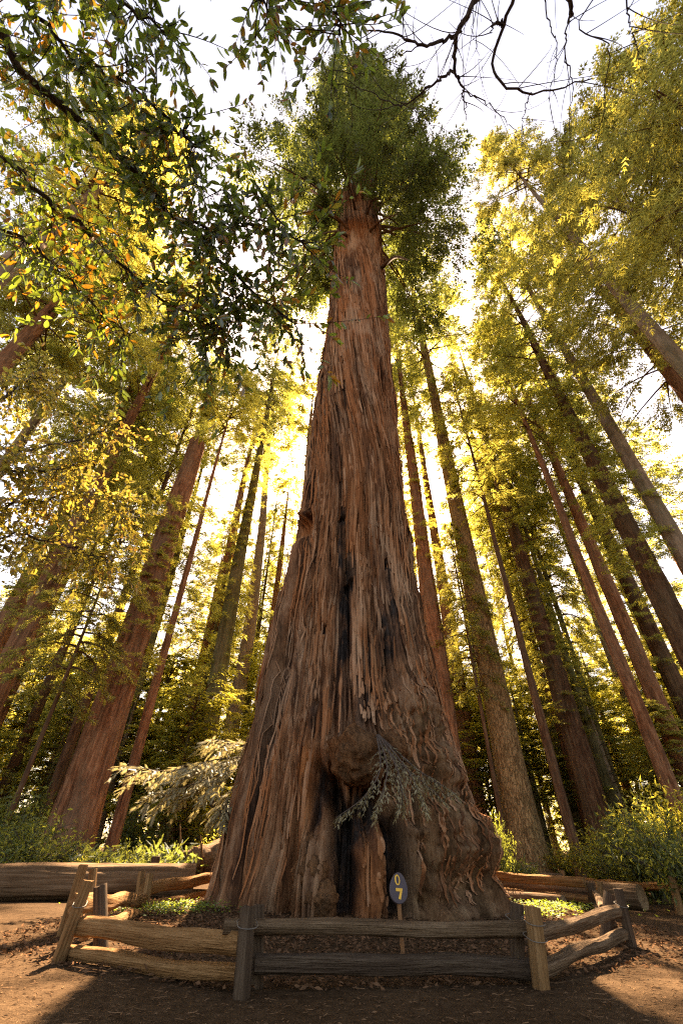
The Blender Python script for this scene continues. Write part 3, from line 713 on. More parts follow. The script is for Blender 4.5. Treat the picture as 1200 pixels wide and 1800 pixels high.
# low leafy trees of the understorey
for i, (x, y, h, rad, kd, lab) in enumerate([
        (-9.5, 30, 9, 3.4, 'bushy', 'low leafy tree glowing behind the sunlit spray left of the giant'),
        (-19, 33, 12, 3.6, 'young', 'young conifer between the trunks at the lower left'),
        (-15.5, 40, 15, 4.0, 'bushy', 'leafy tree behind the broken-topped trunk'),
        (-24, 27, 11, 3.6, 'young', 'dark young conifer at the left picture edge'),
        (-6.0, 42, 16, 4.0, 'bushy', 'yellow-green leafy tree seen left of the giant at mid height'),
        (12.5, 42, 14, 3.8, 'bushy', 'bright leafy tree behind the golden-brown fir'),
        (19.5, 40, 12, 4.2, 'bushy', 'bright yellow-green leafy tree behind the stout dark trunk'),
        (25, 33, 9, 4.2, 'young', 'young conifer with bright drooping sprays right of the stout dark trunk'),
        (28, 42, 14, 4.6, 'bushy', 'leafy tree deep behind the right-hand trunk group'),
        (8.5, 47, 15, 3.6, 'young', 'young conifer in the gap beside the right edge of the giant'),
        (17.5, 26, 8, 3.4, 'young', 'low young conifer with bright fronds in front of the right-hand trunk group'),
        (36, 36, 14, 4.6, 'bushy', 'leafy tree at the far right picture edge'),
        (-28, 44, 16, 4.6, 'bushy', 'leafy tree deep in the wood at the far left'),
        ]):
    out_tree(x, y, h, .14, 'mossy_bark', [(kd, .4, h, rad)], lab, 'understorey_tree')
# ------------------------------------------------------------------ a far-off wood that reads as one mass
def build_far_wood():
    rg = np.random.default_rng(33); mb = MB(); P, A, L = [], [], []
    for i in range(80):
        d = rg.uniform(85, 140); az = rg.uniform(-.95, .95); x0, y0 = d * math.sin(az), d * math.cos(az)
        h = rg.uniform(10, 26) if rg.random() < .6 else rg.uniform(30, 48)
        rad = rg.uniform(3, 5.5); n = int(120 + 10 * h); z = rg.uniform(0, 1, n)**.8; a = rg.uniform(0, 6.28, n)
        cl = .6 + .5 * np.sin(z * h * 1.7 + a * 2 + i)
        rr = rad * (1 - z)**.5 * np.sqrt(rg.random(n)) * cl
        P.append(np.stack([x0 + rr * np.cos(a), y0 + rr * np.sin(a), gz(x0, y0) + z * h], -1))
        A.append(np.stack([np.cos(a), np.sin(a), rg.uniform(-.9, .1, n)], -1) + rg.normal(0, .3, (n, 3))); L.append(rg.uniform(.7, 1.4, n))
    P, A, L = map(np.concatenate, (P, A, L))
    place(mb, feather(2, .34, .2), P, A, L, roll=rg.normal(0, .6, len(P)))
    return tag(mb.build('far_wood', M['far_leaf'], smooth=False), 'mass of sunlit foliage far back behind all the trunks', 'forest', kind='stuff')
build_far_wood()

# ------------------------------------------------------------------ crown of the giant
def giant_crown():
    rg = np.random.default_rng(55); mb = MB(); P, A, L = [], [], []
    base = np.array([0, YC, 0.0])
    z_lo = float(at_y(628, 432, YC)[2])
    for i in range(120):
        t = (i + rg.random()) / 120; z0 = z_lo + (TOPZ - z_lo) * t**1.25
        sh = (1 - t)**.45 * (.62 + .38 * sstep(0, .10, t)) + .05
        ln = 7.4 * sh * rg.uniform(.4, 1.2); az = i * 2.4 + rg.uniform(-.5, .5)
        dh = np.array([math.cos(az), math.sin(az), 0]); side = np.array([-dh[1], dh[0], 0]); bd = rg.uniform(-.3, .3)
        c0 = np.array([hero_c(z0), hero_y(z0), z0]) - base; r0 = hero_r(z0) * .8
        rs, dr = rg.uniform(-.15, .25), rg.uniform(.55, 1.15)
        def pt(s):
            s = np.asarray(s)[..., None]; return c0 + dh * r0 + ln * (dh * s + side * bd * s * s + np.array([0, 0, 1.0]) * (rs * s - dr * s * s * .7))
        v, f = tube(pt(np.linspace(0, .95, 7)), np.linspace(.11 * (.3 + sh), .012, 7), 5); mb.add(v, f, 1)
        for s in rg.uniform(.12, 1, int(20 + 34 * sh))**.7:
            b0 = pt(s); tl = ln * (.45 - .25 * s) * rg.uniform(.6, 1.2) + .35
            td = norm(dh * rg.uniform(.2, 1) + side * rg.choice((-1, 1)) * rg.uniform(.3, 1.1) + np.array([0, 0, rg.uniform(-.7, .2)]))
            k = 7; q = rg.uniform(.1, 1, k)
            P.append(b0 + td * (tl * q)[:, None] + np.array([0, 0, -.2]) * (tl * q * q)[:, None] + rg.normal(0, .09, (k, 3)) * tl)
            A.append(td + norm(np.cross(td, [0, 0, 1.0])) * rg.choice((-1, 1), k)[:, None] * rg.uniform(.3, .9, k)[:, None] + rg.normal(0, .25, (k, 3)) + np.array([0, 0, -.3]))
            L.append(.86 * rg.uniform(.55, 1.25, k))
    P, A, L = map(np.concatenate, (P, A, L))
    place(mb, FEATHER, P, A, L, roll=rg.normal(0, .5, len(P)))
    mb.build('crown', [M['deep_leaf'], M['dark_bark']], GIANT, False)
    # the dark bare limbs and burl-like collars where the crown begins
    for k, (px, py, ex, ey) in enumerate([(632, 415, 555, 360), (634, 412, 700, 375), (625, 410, 560, 412), (672, 455, 720, 458), (590, 462, 570, 468), (640, 400, 650, 330)]):
        a = at_y(px, py, YC - 1.7); b = at_y(ex, ey, YC - 3.6); mid = (a + b) / 2 + np.array([0, 0, .4])
        pts = smooth_path([a + np.array([0, .6, 0]), mid, b], 14); mb2 = MB(); v, f = tube(pts - base, np.linspace(.16, .03, 14), 7); mb2.add(v, f)
        mb2.build('branch', M['dark_bark'], GIANT)
    for px, py, q in [(630, 418, .55), (586, 466, .40), (673, 460, .38)]:
        c = at_y(px, py, YC - 1.45 if px == 630 else YC - .5); n1, n2 = 18, 12
        a, b = np.meshgrid(np.linspace(0, 2 * math.pi, n1, endpoint=False), np.linspace(.02, math.pi - .02, n2))
        rr = q * (1 + .35 * perlin(np.cos(a) * np.sin(b) * 3, np.sin(a) * np.sin(b) * 3, np.cos(b) * 3 + px))
        v = np.stack([rr * np.sin(b) * np.cos(a), rr * np.sin(b) * np.sin(a), .8 * rr * np.cos(b)], -1) + c - base
        mb2 = MB(); mb2.add(v, grid_faces(n2, n1, True)); mb2.build('burl', M['dark_bark'], GIANT)
giant_crown()
M['burl'] = bark('burl', (.030, .012, .005), (.13, .050, .020), (.30, .13, .055), .45, 9, 1.0, (.11, .07, .04), greyamt=.5, bdist=.14)
def burls():
    base = np.array([0, YC, 0.0])
    for px, py, yy, q, sq in [(630, 1328, 10.78, .56, .86), (688, 1316, 10.72, .30, 1.0), (546, 1536, 10.95, .30, 1.0), (560, 1582, 10.8, .31, .95), (545, 1492, 11.1, .20, 1.1)]:
        c = at_y(px, py, yy); n1, n2 = 44, 30
        a, b = np.meshgrid(np.linspace(0, 2 * math.pi, n1, endpoint=False), np.linspace(.02, math.pi - .02, n2))
        x, y, z = np.cos(a) * np.sin(b), np.sin(a) * np.sin(b), np.cos(b)
        rr = q * (1 + .30 * perlin(x * 1.6 + px, y * 1.6, z * 1.6) + .30 * np.abs(perlin(x * 3.4, y * 3.4 + px, z * 3.4)) + .14 * np.abs(perlin(x * 8, y * 8, z * 8 + px)) + .06 * perlin(x * 17, y * 17, z * 17))
        mb = MB(); mb.add(np.stack([rr * x, rr * y, sq * rr * z], -1), grid_faces(n2, n1, True)); mb.build('burl', M['burl'], GIANT, loc=c - base)
burls()

# ------------------------------------------------------------------ fence, logs, sign
def bar_mesh(L, w, h, seed, n=30, sides=20, sq=3.2, rough=.10, taper=1.0, warp=.02):
    """a split bar of wood along local X from 0 to L, uneven and with cut ends"""
    th = np.linspace(0, 2 * math.pi, sides, endpoint=False); x = np.linspace(0, L, n)
    TH, X = np.meshgrid(th, x); c, s = np.cos(TH), np.sin(TH)
    k = (np.abs(c)**sq + np.abs(s)**sq)**(-1 / sq)
    k = k * (1 - .10 * np.exp(-(perlin(c * 2.6 + seed * 2, s * 2.6, X * .25) / .10)**2)) * (1 + rough * perlin(c * 1.6 + seed, s * 1.6, X * .6) + rough * .7 * perlin(c * 4 + seed, s * 4, X * 2.3)) * (1 + (taper - 1) * X / L)
    oy = warp * perlin(X * .9, seed * 1.3, 1); oz = warp * perlin(X * .9, seed * 1.3, 5)
    v = np.stack([X, oy + k * c * w / 2, oz + k * s * h / 2], -1)
    v[0, :, 0] += .012 * perlin(c[0] * 3, s[0] * 3, seed); v[-1, :, 0] += .015 * perlin(c[0] * 3, s[0] * 3, seed + 4)
    mb = MB(); mb.add(v, grid_faces(n, sides, True))
    for ring, fl in ((v[0], False), (v[-1], True)):
        f = [[i, (i + 1) % sides, sides] if fl else [(i + 1) % sides, i, sides] for i in range(sides)]
        mb.add(np.concatenate([ring, ring.mean(0)[None]]), f)
    return mb
def orient(o, p0, p1, base, roll=0.0):
    d = Vector(p1 - p0); q = d.to_track_quat('X', 'Z'); o.rotation_mode = 'QUATERNION'
    o.rotation_quaternion = q @ Matrix.Rotation(roll, 3, 'X').to_quaternion(); o.location = Vector(p0 - base)
def flat_shade(o, ang=40):
    me = o.data; me.polygons.foreach_set('use_smooth', [True] * len(me.polygons))
    try: me.set_sharp_from_angle(angle=R(ang))
    except Exception: pass
def rail(fence, base, p0, p1, w, h, mat, seed, roll=0.0):
    mb = bar_mesh(float(np.linalg.norm(p1 - p0)), w, h, seed, rough=.16, warp=.035)
    o = mb.build('rail', mat, fence); orient(o, p0, p1, base, roll); flat_shade(o); return o
def post(fence, base, foot, top, w, d, mat, seed, turn=0.0):
    foot = np.array([foot[0], foot[1], gz(foot[0], foot[1]) - .12]); v = top - foot; L = float(np.linalg.norm(v))
    mb = bar_mesh(L, w, d, seed, n=14, sides=10, sq=4, rough=.07, taper=.92, warp=.012)
    vv = mb.v; out = []
    for a in vv: out.append(np.stack([a[:, 1], a[:, 2], a[:, 0]], -1))
    mb.v = out
    o = mb.build('post', mat, fence); o.location = Vector(foot - base); o.rotation_mode = 'QUATERNION'
    o.rotation_quaternion = Vector(v).to_track_quat('Z', 'Y') @ Matrix.Rotation(turn, 3, 'Z').to_quaternion(); flat_shade(o); return o
def wire(fence, base, c, w, d, z, ang=0.0):
    t = np.linspace(0, 2 * math.pi, 26)
    k = (np.abs(np.cos(t))**4 + np.abs(np.sin(t))**4)**-.25
    x, y = k * np.cos(t) * w / 2, k * np.sin(t) * d / 2; ca, sa = math.cos(ang), math.sin(ang)
    pts = np.stack([c[0] + x * ca - y * sa, c[1] + x * sa + y * ca, z + .03 * np.sin(t)], -1) - base
    mb = MB(); v, f = tube(pts, .004, 5); mb.add(v, f); return mb.build('wire', M['wire'], fence)

FB = np.array([0, YC, 0.0])
fence = thing('split_rail_fence', 'low split-rail fence of paired posts ringing the giant redwood', 'fence', FB)
A, B, C, E, Fn, Dn = [on_ground(*q) for q in ((425, 1752), (950, 1742), (1110, 1666), (100, 1692), (255, 1604), (1045, 1600))]
pw, gp, ow, rw = M['post_wood'], M['grey_rail'], M['old_post'], M['sunlit_rail_wood']
def top_at(px, py, foot, dy=0.0): return at_y(px, py, foot[1] + dy)
# posts: outer one at the node, inner one a hand's breadth nearer the tree
post(fence, FB, A, top_at(437, 1594, A), .17, .15, ow, 1)
post(fence, FB, A + [.10, .36, 0], top_at(455, 1590, A, .36), .14, .13, ow, 2)
post(fence, FB, B, top_at(934, 1594, B), .17, .15, pw, 3, .2)
post(fence, FB, B + [-.12, .36, 0], top_at(907, 1588, B, .36), .17, .14, ow, 4, .1)
post(fence, FB, C, top_at(1084, 1562, C), .11, .14, ow, 5, .5)
post(fence, FB, C + [-.30, .25, 0], top_at(1070, 1570, C, .25), .16, .14, ow, 6, .5)
post(fence, FB, E, top_at(157, 1548, E), .13, .11, pw, 7, -.6)
post(fence, FB, on_ground(108, 1650), top_at(148, 1520, on_ground(108, 1650)), .14, .10, pw, 8, -.6)
post(fence, FB, E + [.42, .30, 0], top_at(178, 1557, E, .30), .17, .13, ow, 9, -.5)
post(fence, FB, on_ground(108, 1650) + [.32, .22, 0], top_at(165, 1528, on_ground(108, 1650), .22), .12, .10, pw, 10, -.5)
post(fence, FB, Fn, top_at(265, 1535, Fn), .17, .13, pw, 11, -.3)
post(fence, FB, Fn + [-.22, .25, 0], top_at(250, 1531, Fn, .25), .17, .13, pw, 12, -.3)
post(fence, FB, Dn, top_at(1036, 1552, Dn), .17, .14, ow, 13, .3)
post(fence, FB, Dn + [.25, .25, 0], top_at(1052, 1549, Dn, .25), .17, .14, pw, 14, .3)
G = np.array([-2.6, 18.9, 0]); G2 = np.array([2.8, 19.2, 0])
for q, (g, sgn) in enumerate(((G, 1), (G2, 1))):
    post(fence, FB, g, g + [0, 0, .72], .17, .13, pw, 15 + q, .2); post(fence, FB, g + [.05, .3, 0], g + [.05, .3, .75], .15, .13, pw, 18 + q, .2)
mid = .19
rail(fence, FB, at_y(394, 1628, A[1] + .18), at_y(930, 1637, B[1] + .18), .12, .125, gp, 21)
rail(fence, FB, at_y(448, 1697, A[1] + .20), at_y(935, 1695, B[1] + .20), .11, .15, M['dark_rail'], 22)
rail(fence, FB, at_y(130, 1629, E[1] + .15), at_y(421, 1657, A[1] + .10), .11, .175, rw, 23)
rail(fence, FB, at_y(112, 1675, E[1] + .18), at_y(418, 1714, A[1] + .22), .12, .125, rw, 24, .2)
rail(fence, FB, at_y(945, 1640, B[1] + .18), at_y(1092, 1598, C[1] + .15), .11, .14, gp, 25, .3)
rail(fence, FB, at_y(952, 1704, B[1] + .18), at_y(1102, 1637, C[1] + .12), .12, .125, gp, 26, .3)
rail(fence, FB, at_y(1062, 1603, C[1] + .3), at_y(1046, 1572, Dn[1] + .12), .12, .17, gp, 27)
rail(fence, FB, at_y(1080, 1640, C[1] + .3), at_y(1046, 1596, Dn[1] + .12), .12, .15, gp, 28)
rail(fence, FB, at_y(128, 1590, E[1] + .5), at_y(258, 1580, Fn[1] + .12), .12, .20, rw, 29)
rail(fence, FB, at_y(150, 1640, E[1] + .5), at_y(258, 1600, Fn[1] + .12), .12, .16, rw, 30)
rail(fence, FB, at_y(250, 1564, Fn[1] + .12), G + [0, .12, .52], .12, .22, rw, 31)
rail(fence, FB, at_y(250, 1594, Fn[1] + .12), G + [0, .12, .18], .12, .16, rw, 32)
rail(fence, FB, Dn + [0, .15, .5], G2 + [0, .15, .5], .12, .2, rw, 33); rail(fence, FB, Dn + [0, .15, .18], G2 + [0, .15, .18], .12, .16, rw, 34)
rail(fence, FB, G + [0, .15, .48], G2 + [0, .15, .48], .12, .2, rw, 35); rail(fence, FB, G + [0, .15, .16], G2 + [0, .15, .16], .12, .16, rw, 36)
def wrap(foot, top, f, w):
    c = foot + (top - foot) * f; wire(fence, FB, c, w, w, c[2], .3)
wrap(A, top_at(437, 1594, A), .80, .185); wrap(B, top_at(934, 1594, B), .82, .185); wrap(B, top_at(934, 1594, B), .62, .185)
wrap(B + [-.12, .36, 0], top_at(907, 1588, B, .36), .80, .185); wrap(E, top_at(157, 1548, E), .70, .145); wrap(C, top_at(1084, 1562, C), .72, .15)

def make_log(name, label, p0, p1, r0, r1, seed, mat, cut=True):
    L = float(np.linalg.norm(p1 - p0)); n, sides = 70, 40
    th = np.linspace(0, 2 * math.pi, sides, endpoint=False); x = np.linspace(0, L, n); TH, X = np.meshgrid(th, x)
    c, s = np.cos(TH), np.sin(TH); rr = np.interp(X, [0, L], [r0, r1])
    d = .10 * perlin(c * 1.2, s * 1.2, X * .3 + seed) + .09 * perlin(c * 3, s * 3, X * .5 + seed) - .06 * np.exp(-(perlin(c * 4, s * 4, X * .25 + seed + 9) / .12)**2) + .04 * perlin(c * 8, s * 8, X * 2.2 + seed)
    rr = rr * (1 + d)
    v = np.stack([X, rr * c, rr * s + .04 * perlin(X * .4, seed, 1)], -1)
    root = thing(name, label, 'log', p0)
    mb = MB(); mb.add(v, grid_faces(n, sides, True)); o = mb.build('log_body', mat, root)
    q = Vector(p1 - p0).to_track_quat('X', 'Z'); root.rotation_mode = 'QUATERNION'; root.rotation_quaternion = q
    for ring, fl in ((v[0], 0), (v[-1], 1)):
        cc = ring.mean(0); rings = np.concatenate([cc + (ring - cc) * k + np.array([(.01 if fl else -.01) * math.sin(k * 40), 0, 0]) for k in (1, .8, .6, .4, .2)] + [cc[None]])
        mb = MB(); f = grid_faces(5, sides, True); mb.add(rings, f if fl else f[:, ::-1]); mb.add(rings[-sides - 1:], [[i, (i + 1) % sides, sides] if fl else [(i + 1) % sides, i, sides] for i in range(sides)])
        mb.build('cut_face', M['cut_wood'], root)
    return root
make_log('fallen_log', 'long thick log lying along the ground behind the fence at the left', np.array([-10.6, 13.2, .34]), np.array([-3.9, 15.4, .36]), .38, .36, 3, M['log_wood'])
a, b = on_ground(880, 1581), on_ground(1158, 1604)
make_log('fallen_log', 'sawn log lying behind the fence at the right, its cut end facing right', np.array([a[0] + .1, a[1] + .4, .27]), np.array([b[0] - .1, b[1] + .35, .24]), .27, .25, 8, M['log_wood'])
make_log('fallen_log', 'short flat slab of split log in front of the sawn log at the right', np.array([a[0] - .2, a[1] - .6, .10]), np.array([5.6, 14.2, .10]), .14, .12, 15, M['log_wood'])
# second fence beyond the path on the right, single posts beyond the left log
FB2 = np.array([8.0, 17.0, 0.0]); f2 = thing('split_rail_fence', 'distant rail fence behind the sawn log on the right', 'fence', FB2)
pa, pb, pc = on_ground(914, 1562), on_ground(990, 1562), on_ground(1194, 1608)
for i, (q, tx, ty) in enumerate(((pa, 913, 1524), (pb, 988, 1530), (pc, 1180, 1541))):
    post(f2, FB2, q, at_y(tx, ty, q[1]), .17, .14, pw, 40 + i, .3)
rail(f2, FB2, at_y(860, 1536, pa[1]), at_y(990, 1541, pb[1]), .12, .18, gp, 44); rail(f2, FB2, at_y(985, 1545, pb[1]), at_y(1196, 1563, pc[1]), .12, .16, rw, 45)
FB3 = np.array([-7.0, 17.0, 0.0]); f3 = thing('split_rail_fence', 'two stub posts of an old fence behind the left log', 'fence', FB3)
for i, (px, py) in enumerate(((107, 1508), (275, 1505))):
    q = at_y(px, py, 16.6); post(f3, FB3, np.array([q[0], q[1], 0]), q, .26, .2, ow, 50 + i)
rail(f3, FB3, at_y(104, 1540, 16.75), at_y(280, 1540, 16.75), .14, .18, gp, 53)

# numbered marker
def build_sign():
    foot = on_ground(714, 1722); c = at_y(700, 1561, foot[1] - .02)
    root = thing('trail_marker', 'small dark egg-shaped marker with yellow 0 over 7 on a stake before the giant', 'sign', np.array([foot[0], foot[1], 0]))
    base = np.array([foot[0], foot[1], 0.0])
    hw, hh = 15.5 * depth(c) / F_PX, 21 * depth(c) / F_PX
    k = 40; t = np.linspace(0, 2 * math.pi, k, endpoint=False)
    ox, oz = hw * np.cos(t) * (1 - .17 * np.sin(t)), hh * np.sin(t)
    mb = MB(); rings = []
    for y, s in ((.022, 1.0), (-.016, 1.0), (-.022, .965), (-.022, .5)): rings.append(np.stack([ox * s, np.full(k, y), oz * s], -1))
    v = np.concatenate(rings + [np.array([[0, -.022, 0.0]])]); mb.add(v, grid_faces(4, k, True)); mb.add(v[-k - 1:], [[i, (i + 1) % k, k] for i in range(k)])
    mb.add(rings[0], [list(range(k))][0:1])
    pl = mb.build('plate', M['sign_paint'], root); flat_shade(pl, 35); pl.location = Vector(c - base); pl.rotation_euler = (R(-6), R(4), R(4))
    def glyph(poly_strips, name):
        g = MB()
        for outer, inner in poly_strips:
            n = len(outer); vv = np.concatenate([np.column_stack([outer[:, 0], np.full(n, -.026), outer[:, 1]]), np.column_stack([inner[:, 0], np.full(n, -.026), inner[:, 1]])])
            closed = np.allclose(outer[0], outer[-1]); g.add(vv, [[i, i + 1, n + i + 1, n + i] for i in range(n - 1)])
        o = g.build(name, M['sign_yellow'], pl); return o
    tt = np.linspace(0, 2 * math.pi, 33)
    w0, h0 = hw * .30, hh * .34
    sh = lambda p: np.column_stack([p[:, 0] + p[:, 1] * -.10, p[:, 1]])
    glyph([(sh(np.column_stack([w0 * np.cos(tt) - hw * .10, h0 * np.sin(tt) + hh * .50])), sh(np.column_stack([w0 * .55 * np.cos(tt) - hw * .08, h0 * .74 * np.sin(tt) + hh * .50])))], 'digit')
    s7o = np.array([(-.36, -.02), (.42, -.02), (.20, -.72)]); s7i = np.array([(-.33, -.22), (.12, -.22), (-.06, -.68)])
    q = np.array([hw, hh]); glyph([(s7o * q, s7i * q)], 'digit')
    st = bar_mesh(c[2] - .05 + .25, .075, .03, 61, n=10, sides=10, sq=5, rough=.03, warp=.004); st.v = [np.stack([a[:, 1], a[:, 2], a[:, 0]], -1) for a in st.v]
    o = st.build('stake', M['stake'], root); flat_shade(o); d = Vector((c[0] - base[0], c[1] + .035 - base[1], c[2] + .22)); o.location = (0, .02, -.25); o.rotation_mode = 'QUATERNION'; o.rotation_quaternion = d.to_track_quat('Z', 'Y')
build_sign()

# ------------------------------------------------------------------ sprouts on the giant
def sprig(name, root, base, path, mat, n_side=18, side_len=.45, leaf=.20, seed=0, droop=.35, tm=FEATHER_FINE):
    rg = np.random.default_rng(seed); mb = MB(); P, A, L = [], [], []
    pts = smooth_path(path, 18); v, f = tube(pts - base, np.linspace(.02, .005, 18), 5); mb.add(v, f, 1)
    for i in range(n_side):
        s = (i + rg.random()) / n_side * .92 + .08; k = s * 17; j = min(int(k), 16); p0 = pts[j] + (pts[j + 1] - pts[j]) * (k - j); d = norm(pts[j + 1] - pts[j])
        sd = norm(np.cross(d, [0, 0, 1.0])) * (1 if i % 2 else -1)
        ln = side_len * (1.1 - .6 * s) * rg.uniform(.6, 1.2); td = norm(d * .8 + sd * rg.uniform(.4, 1) + np.array([0, 0, rg.uniform(-.7, .25)]))
        q = np.linspace(0, 1, 6)[:, None]; tp = p0 + td * ln * q + np.array([0, 0, -droop]) * ln * q * q
        v, f = tube(tp - base, np.linspace(.007, .002, 6), 4); mb.add(v, f, 1)
        for e in np.linspace(.15, 1, max(4, int(ln / .075))):
            pp = p0 + td * ln * e + np.array([0, 0, -droop]) * ln * e * e
            for sg in (-1, 1):
                P.append(pp); A.append(td + norm(np.cross(td, [0, 0, 1.0])) * sg * rg.uniform(.5, 1.0) + rg.normal(0, .25, 3) + np.array([0, 0, -droop])); L.append(leaf * rg.uniform(.6, 1.2))
    place(mb, tm, np.array(P) - base, np.array(A), np.array(L), roll=rg.normal(0, .5, len(P)))
    return mb.build(name, [mat, M['twig']], root, False)
GB = np.array([0, YC, 0.0])
def hp(px, py, y): return at_y(px, py, y)
for k, (pth, ns, sl, lf) in enumerate([
        ([(662, 1292, 10.2), (668, 1350, 9.3), (640, 1400, 9.15), (590, 1438, 9.1)], 18, .28, .10),
        ([(664, 1292, 10.2), (680, 1345, 9.3), (672, 1395, 9.1), (660, 1428, 9.1)], 18, .30, .10),
        ([(666, 1292, 10.2), (695, 1345, 9.3), (705, 1385, 9.1), (706, 1420, 9.1)], 20, .30, .10),
        ([(668, 1294, 10.2), (712, 1348, 9.4), (735, 1388, 9.3), (748, 1420, 9.3)], 20, .32, .10),
        ([(670, 1296, 10.2), (730, 1350, 9.6), (768, 1375, 9.6), (800, 1395, 9.6)], 22, .34, .11),
        ([(668, 1296, 10.2), (695, 1335, 9.6), (740, 1372, 9.5), (782, 1412, 9.5)], 20, .32, .10)]):
    sprig('hanging_spray', GIANT, GB, [hp(*q) for q in pth], M['pale_spray'], ns, sl, lf, 70 + k, .5)
for k, (pth, ns, sl, lf) in enumerate([
        ([(440, 1330, 13.6), (380, 1335, 13.0), (300, 1355, 12.6), (225, 1345, 12.3)], 30, .8, .26),
        ([(440, 1345, 13.6), (390, 1360, 13.0), (320, 1385, 12.7), (270, 1395, 12.4)], 26, .8, .26),
        ([(445, 1315, 13.6), (410, 1305, 13.2), (370, 1300, 12.9)], 16, .7, .26),
        ([(430, 1360, 13.4), (400, 1400, 13.0), (385, 1430, 12.8)], 16, .6, .26),
        ([(440, 1330, 13.8), (370, 1350, 13.6), (320, 1345, 13.3)], 22, .8, .26)]):
    sprig('side_spray', GIANT, GB, [hp(*q) for q in pth], M['pale_spray'], ns, sl, lf, 80 + k, .4)

# ------------------------------------------------------------------ branches hanging in overhead
LEAF_MESH = {}
def leaf_objs(root, base, P, A, L, roll, mat, key, tm, n_obj=300):
    """the leaves that show largest become parts, the rest one mass"""
    rgk = np.random.default_rng(5)
    P, A, L, roll = map(np.asarray, (P, A, L, roll))
    proj = (P - CAM); dep = proj @ _f; ux = proj @ _r / dep * F_PX + CX; uy = CY - proj @ _u / dep * F_PX
    inside = (dep > .2) & (ux > 8) & (ux < 1192) & (uy > 8) & (uy < 1792)
    score = np.where(inside, L / np.maximum(dep, .3), -1); order = np.argsort(-score); big, rest = order[:n_obj], order[n_obj:]
    if key not in LEAF_MESH:
        LEAF_MESH[key] = []
        for q in range(3):
            mb = MB(); v, f = tm; vv = v.copy(); vv[:, 2] += (.05 * q - .05) * np.sin(vv[:, 0] * 3.1); vv[:, 1] *= 1 + .15 * (q - 1); mb.add(vv, f); LEAF_MESH[key].append(mb.mesh(key, mat, True))
    up = np.array([0, 0, 1.0])
    for n_, i in enumerate(big):
        a = A[i] / np.linalg.norm(A[i]); b = np.cross(up, a) + 1e-4; b /= np.linalg.norm(b); c = np.cross(a, b)
        cr, sr = math.cos(roll[i]), math.sin(roll[i]); b, c = b * cr + c * sr, c * cr - b * sr
        o = link('leaf', LEAF_MESH[key][n_ % 3], root)
        mm = Matrix.Identity(4)
        for r_ in range(3): mm[r_][0], mm[r_][1], mm[r_][2], mm[r_][3] = a[r_] * L[i], b[r_] * L[i], c[r_] * L[i], P[i][r_] - base[r_]
        o.matrix_basis = mm
    mb = MB(); place(mb, tm, P[rest] - base, A[rest], L[rest], roll=roll[rest]); o = mb.build('foliage', mat, root, True); o['kind'] = 'stuff'

def leafy_limbs(mb, limbs, seed, leaf, n_twig, twig_len, rg=None, droop=.4, spacing=.045, spread=.9):
    """limbs: list of (world path, r0, r1, twigs); returns leaves"""
    rg = np.random.default_rng(seed); P, A, L, RO = [], [], [], []
    for path, r0, r1, nt in limbs:
        pts = smooth_path(path, 26); pts[1:-1] += rg.normal(0, .02, pts[1:-1].shape); v, f = tube(pts, np.linspace(r0, r1, 26), 7); mb.add(v, f)
        for i in range(nt):
            s = rg.uniform(.12, 1)**.9 * 24.9; j = int(s); p0 = pts[j] + (pts[j + 1] - pts[j]) * (s - j); d = norm(pts[j + 1] - pts[j])
            td = norm(d * rg.uniform(.2, 1) + rg.normal(0, spread, 3) + np.array([0, 0, -droop * .6])); ln = twig_len * rg.uniform(.35, 1.2)
            q = np.linspace(0, 1, 7)[:, None]; bend = rg.normal(0, .25, 3)
            tp = p0 + td * ln * q + (bend + np.array([0, 0, -droop])) * ln * q * q; v, f = tube(tp, np.linspace(.005, .002, 7), 4); mb.add(v, f)
            m_ = max(5, int(ln / spacing))
            for e in np.concatenate([np.linspace(.2, 1, m_), [1, 1, .97, .95]]):
                pp = p0 + td * ln * e + (bend + np.array([0, 0, -droop])) * ln * e * e; dd = norm(td + 2 * (bend + np.array([0, 0, -droop])) * e)
                sd = rg.normal(0, 1, 3); sd = norm(sd - dd * np.dot(sd, dd))
                P.append(pp); A.append(dd * rg.uniform(.5, 1.1) + sd * .8 + np.array([0, 0, -.15])); L.append(leaf * rg.uniform(.6, 1.2)); RO.append(rg.normal(0, .8))
    return P, A, L, RO

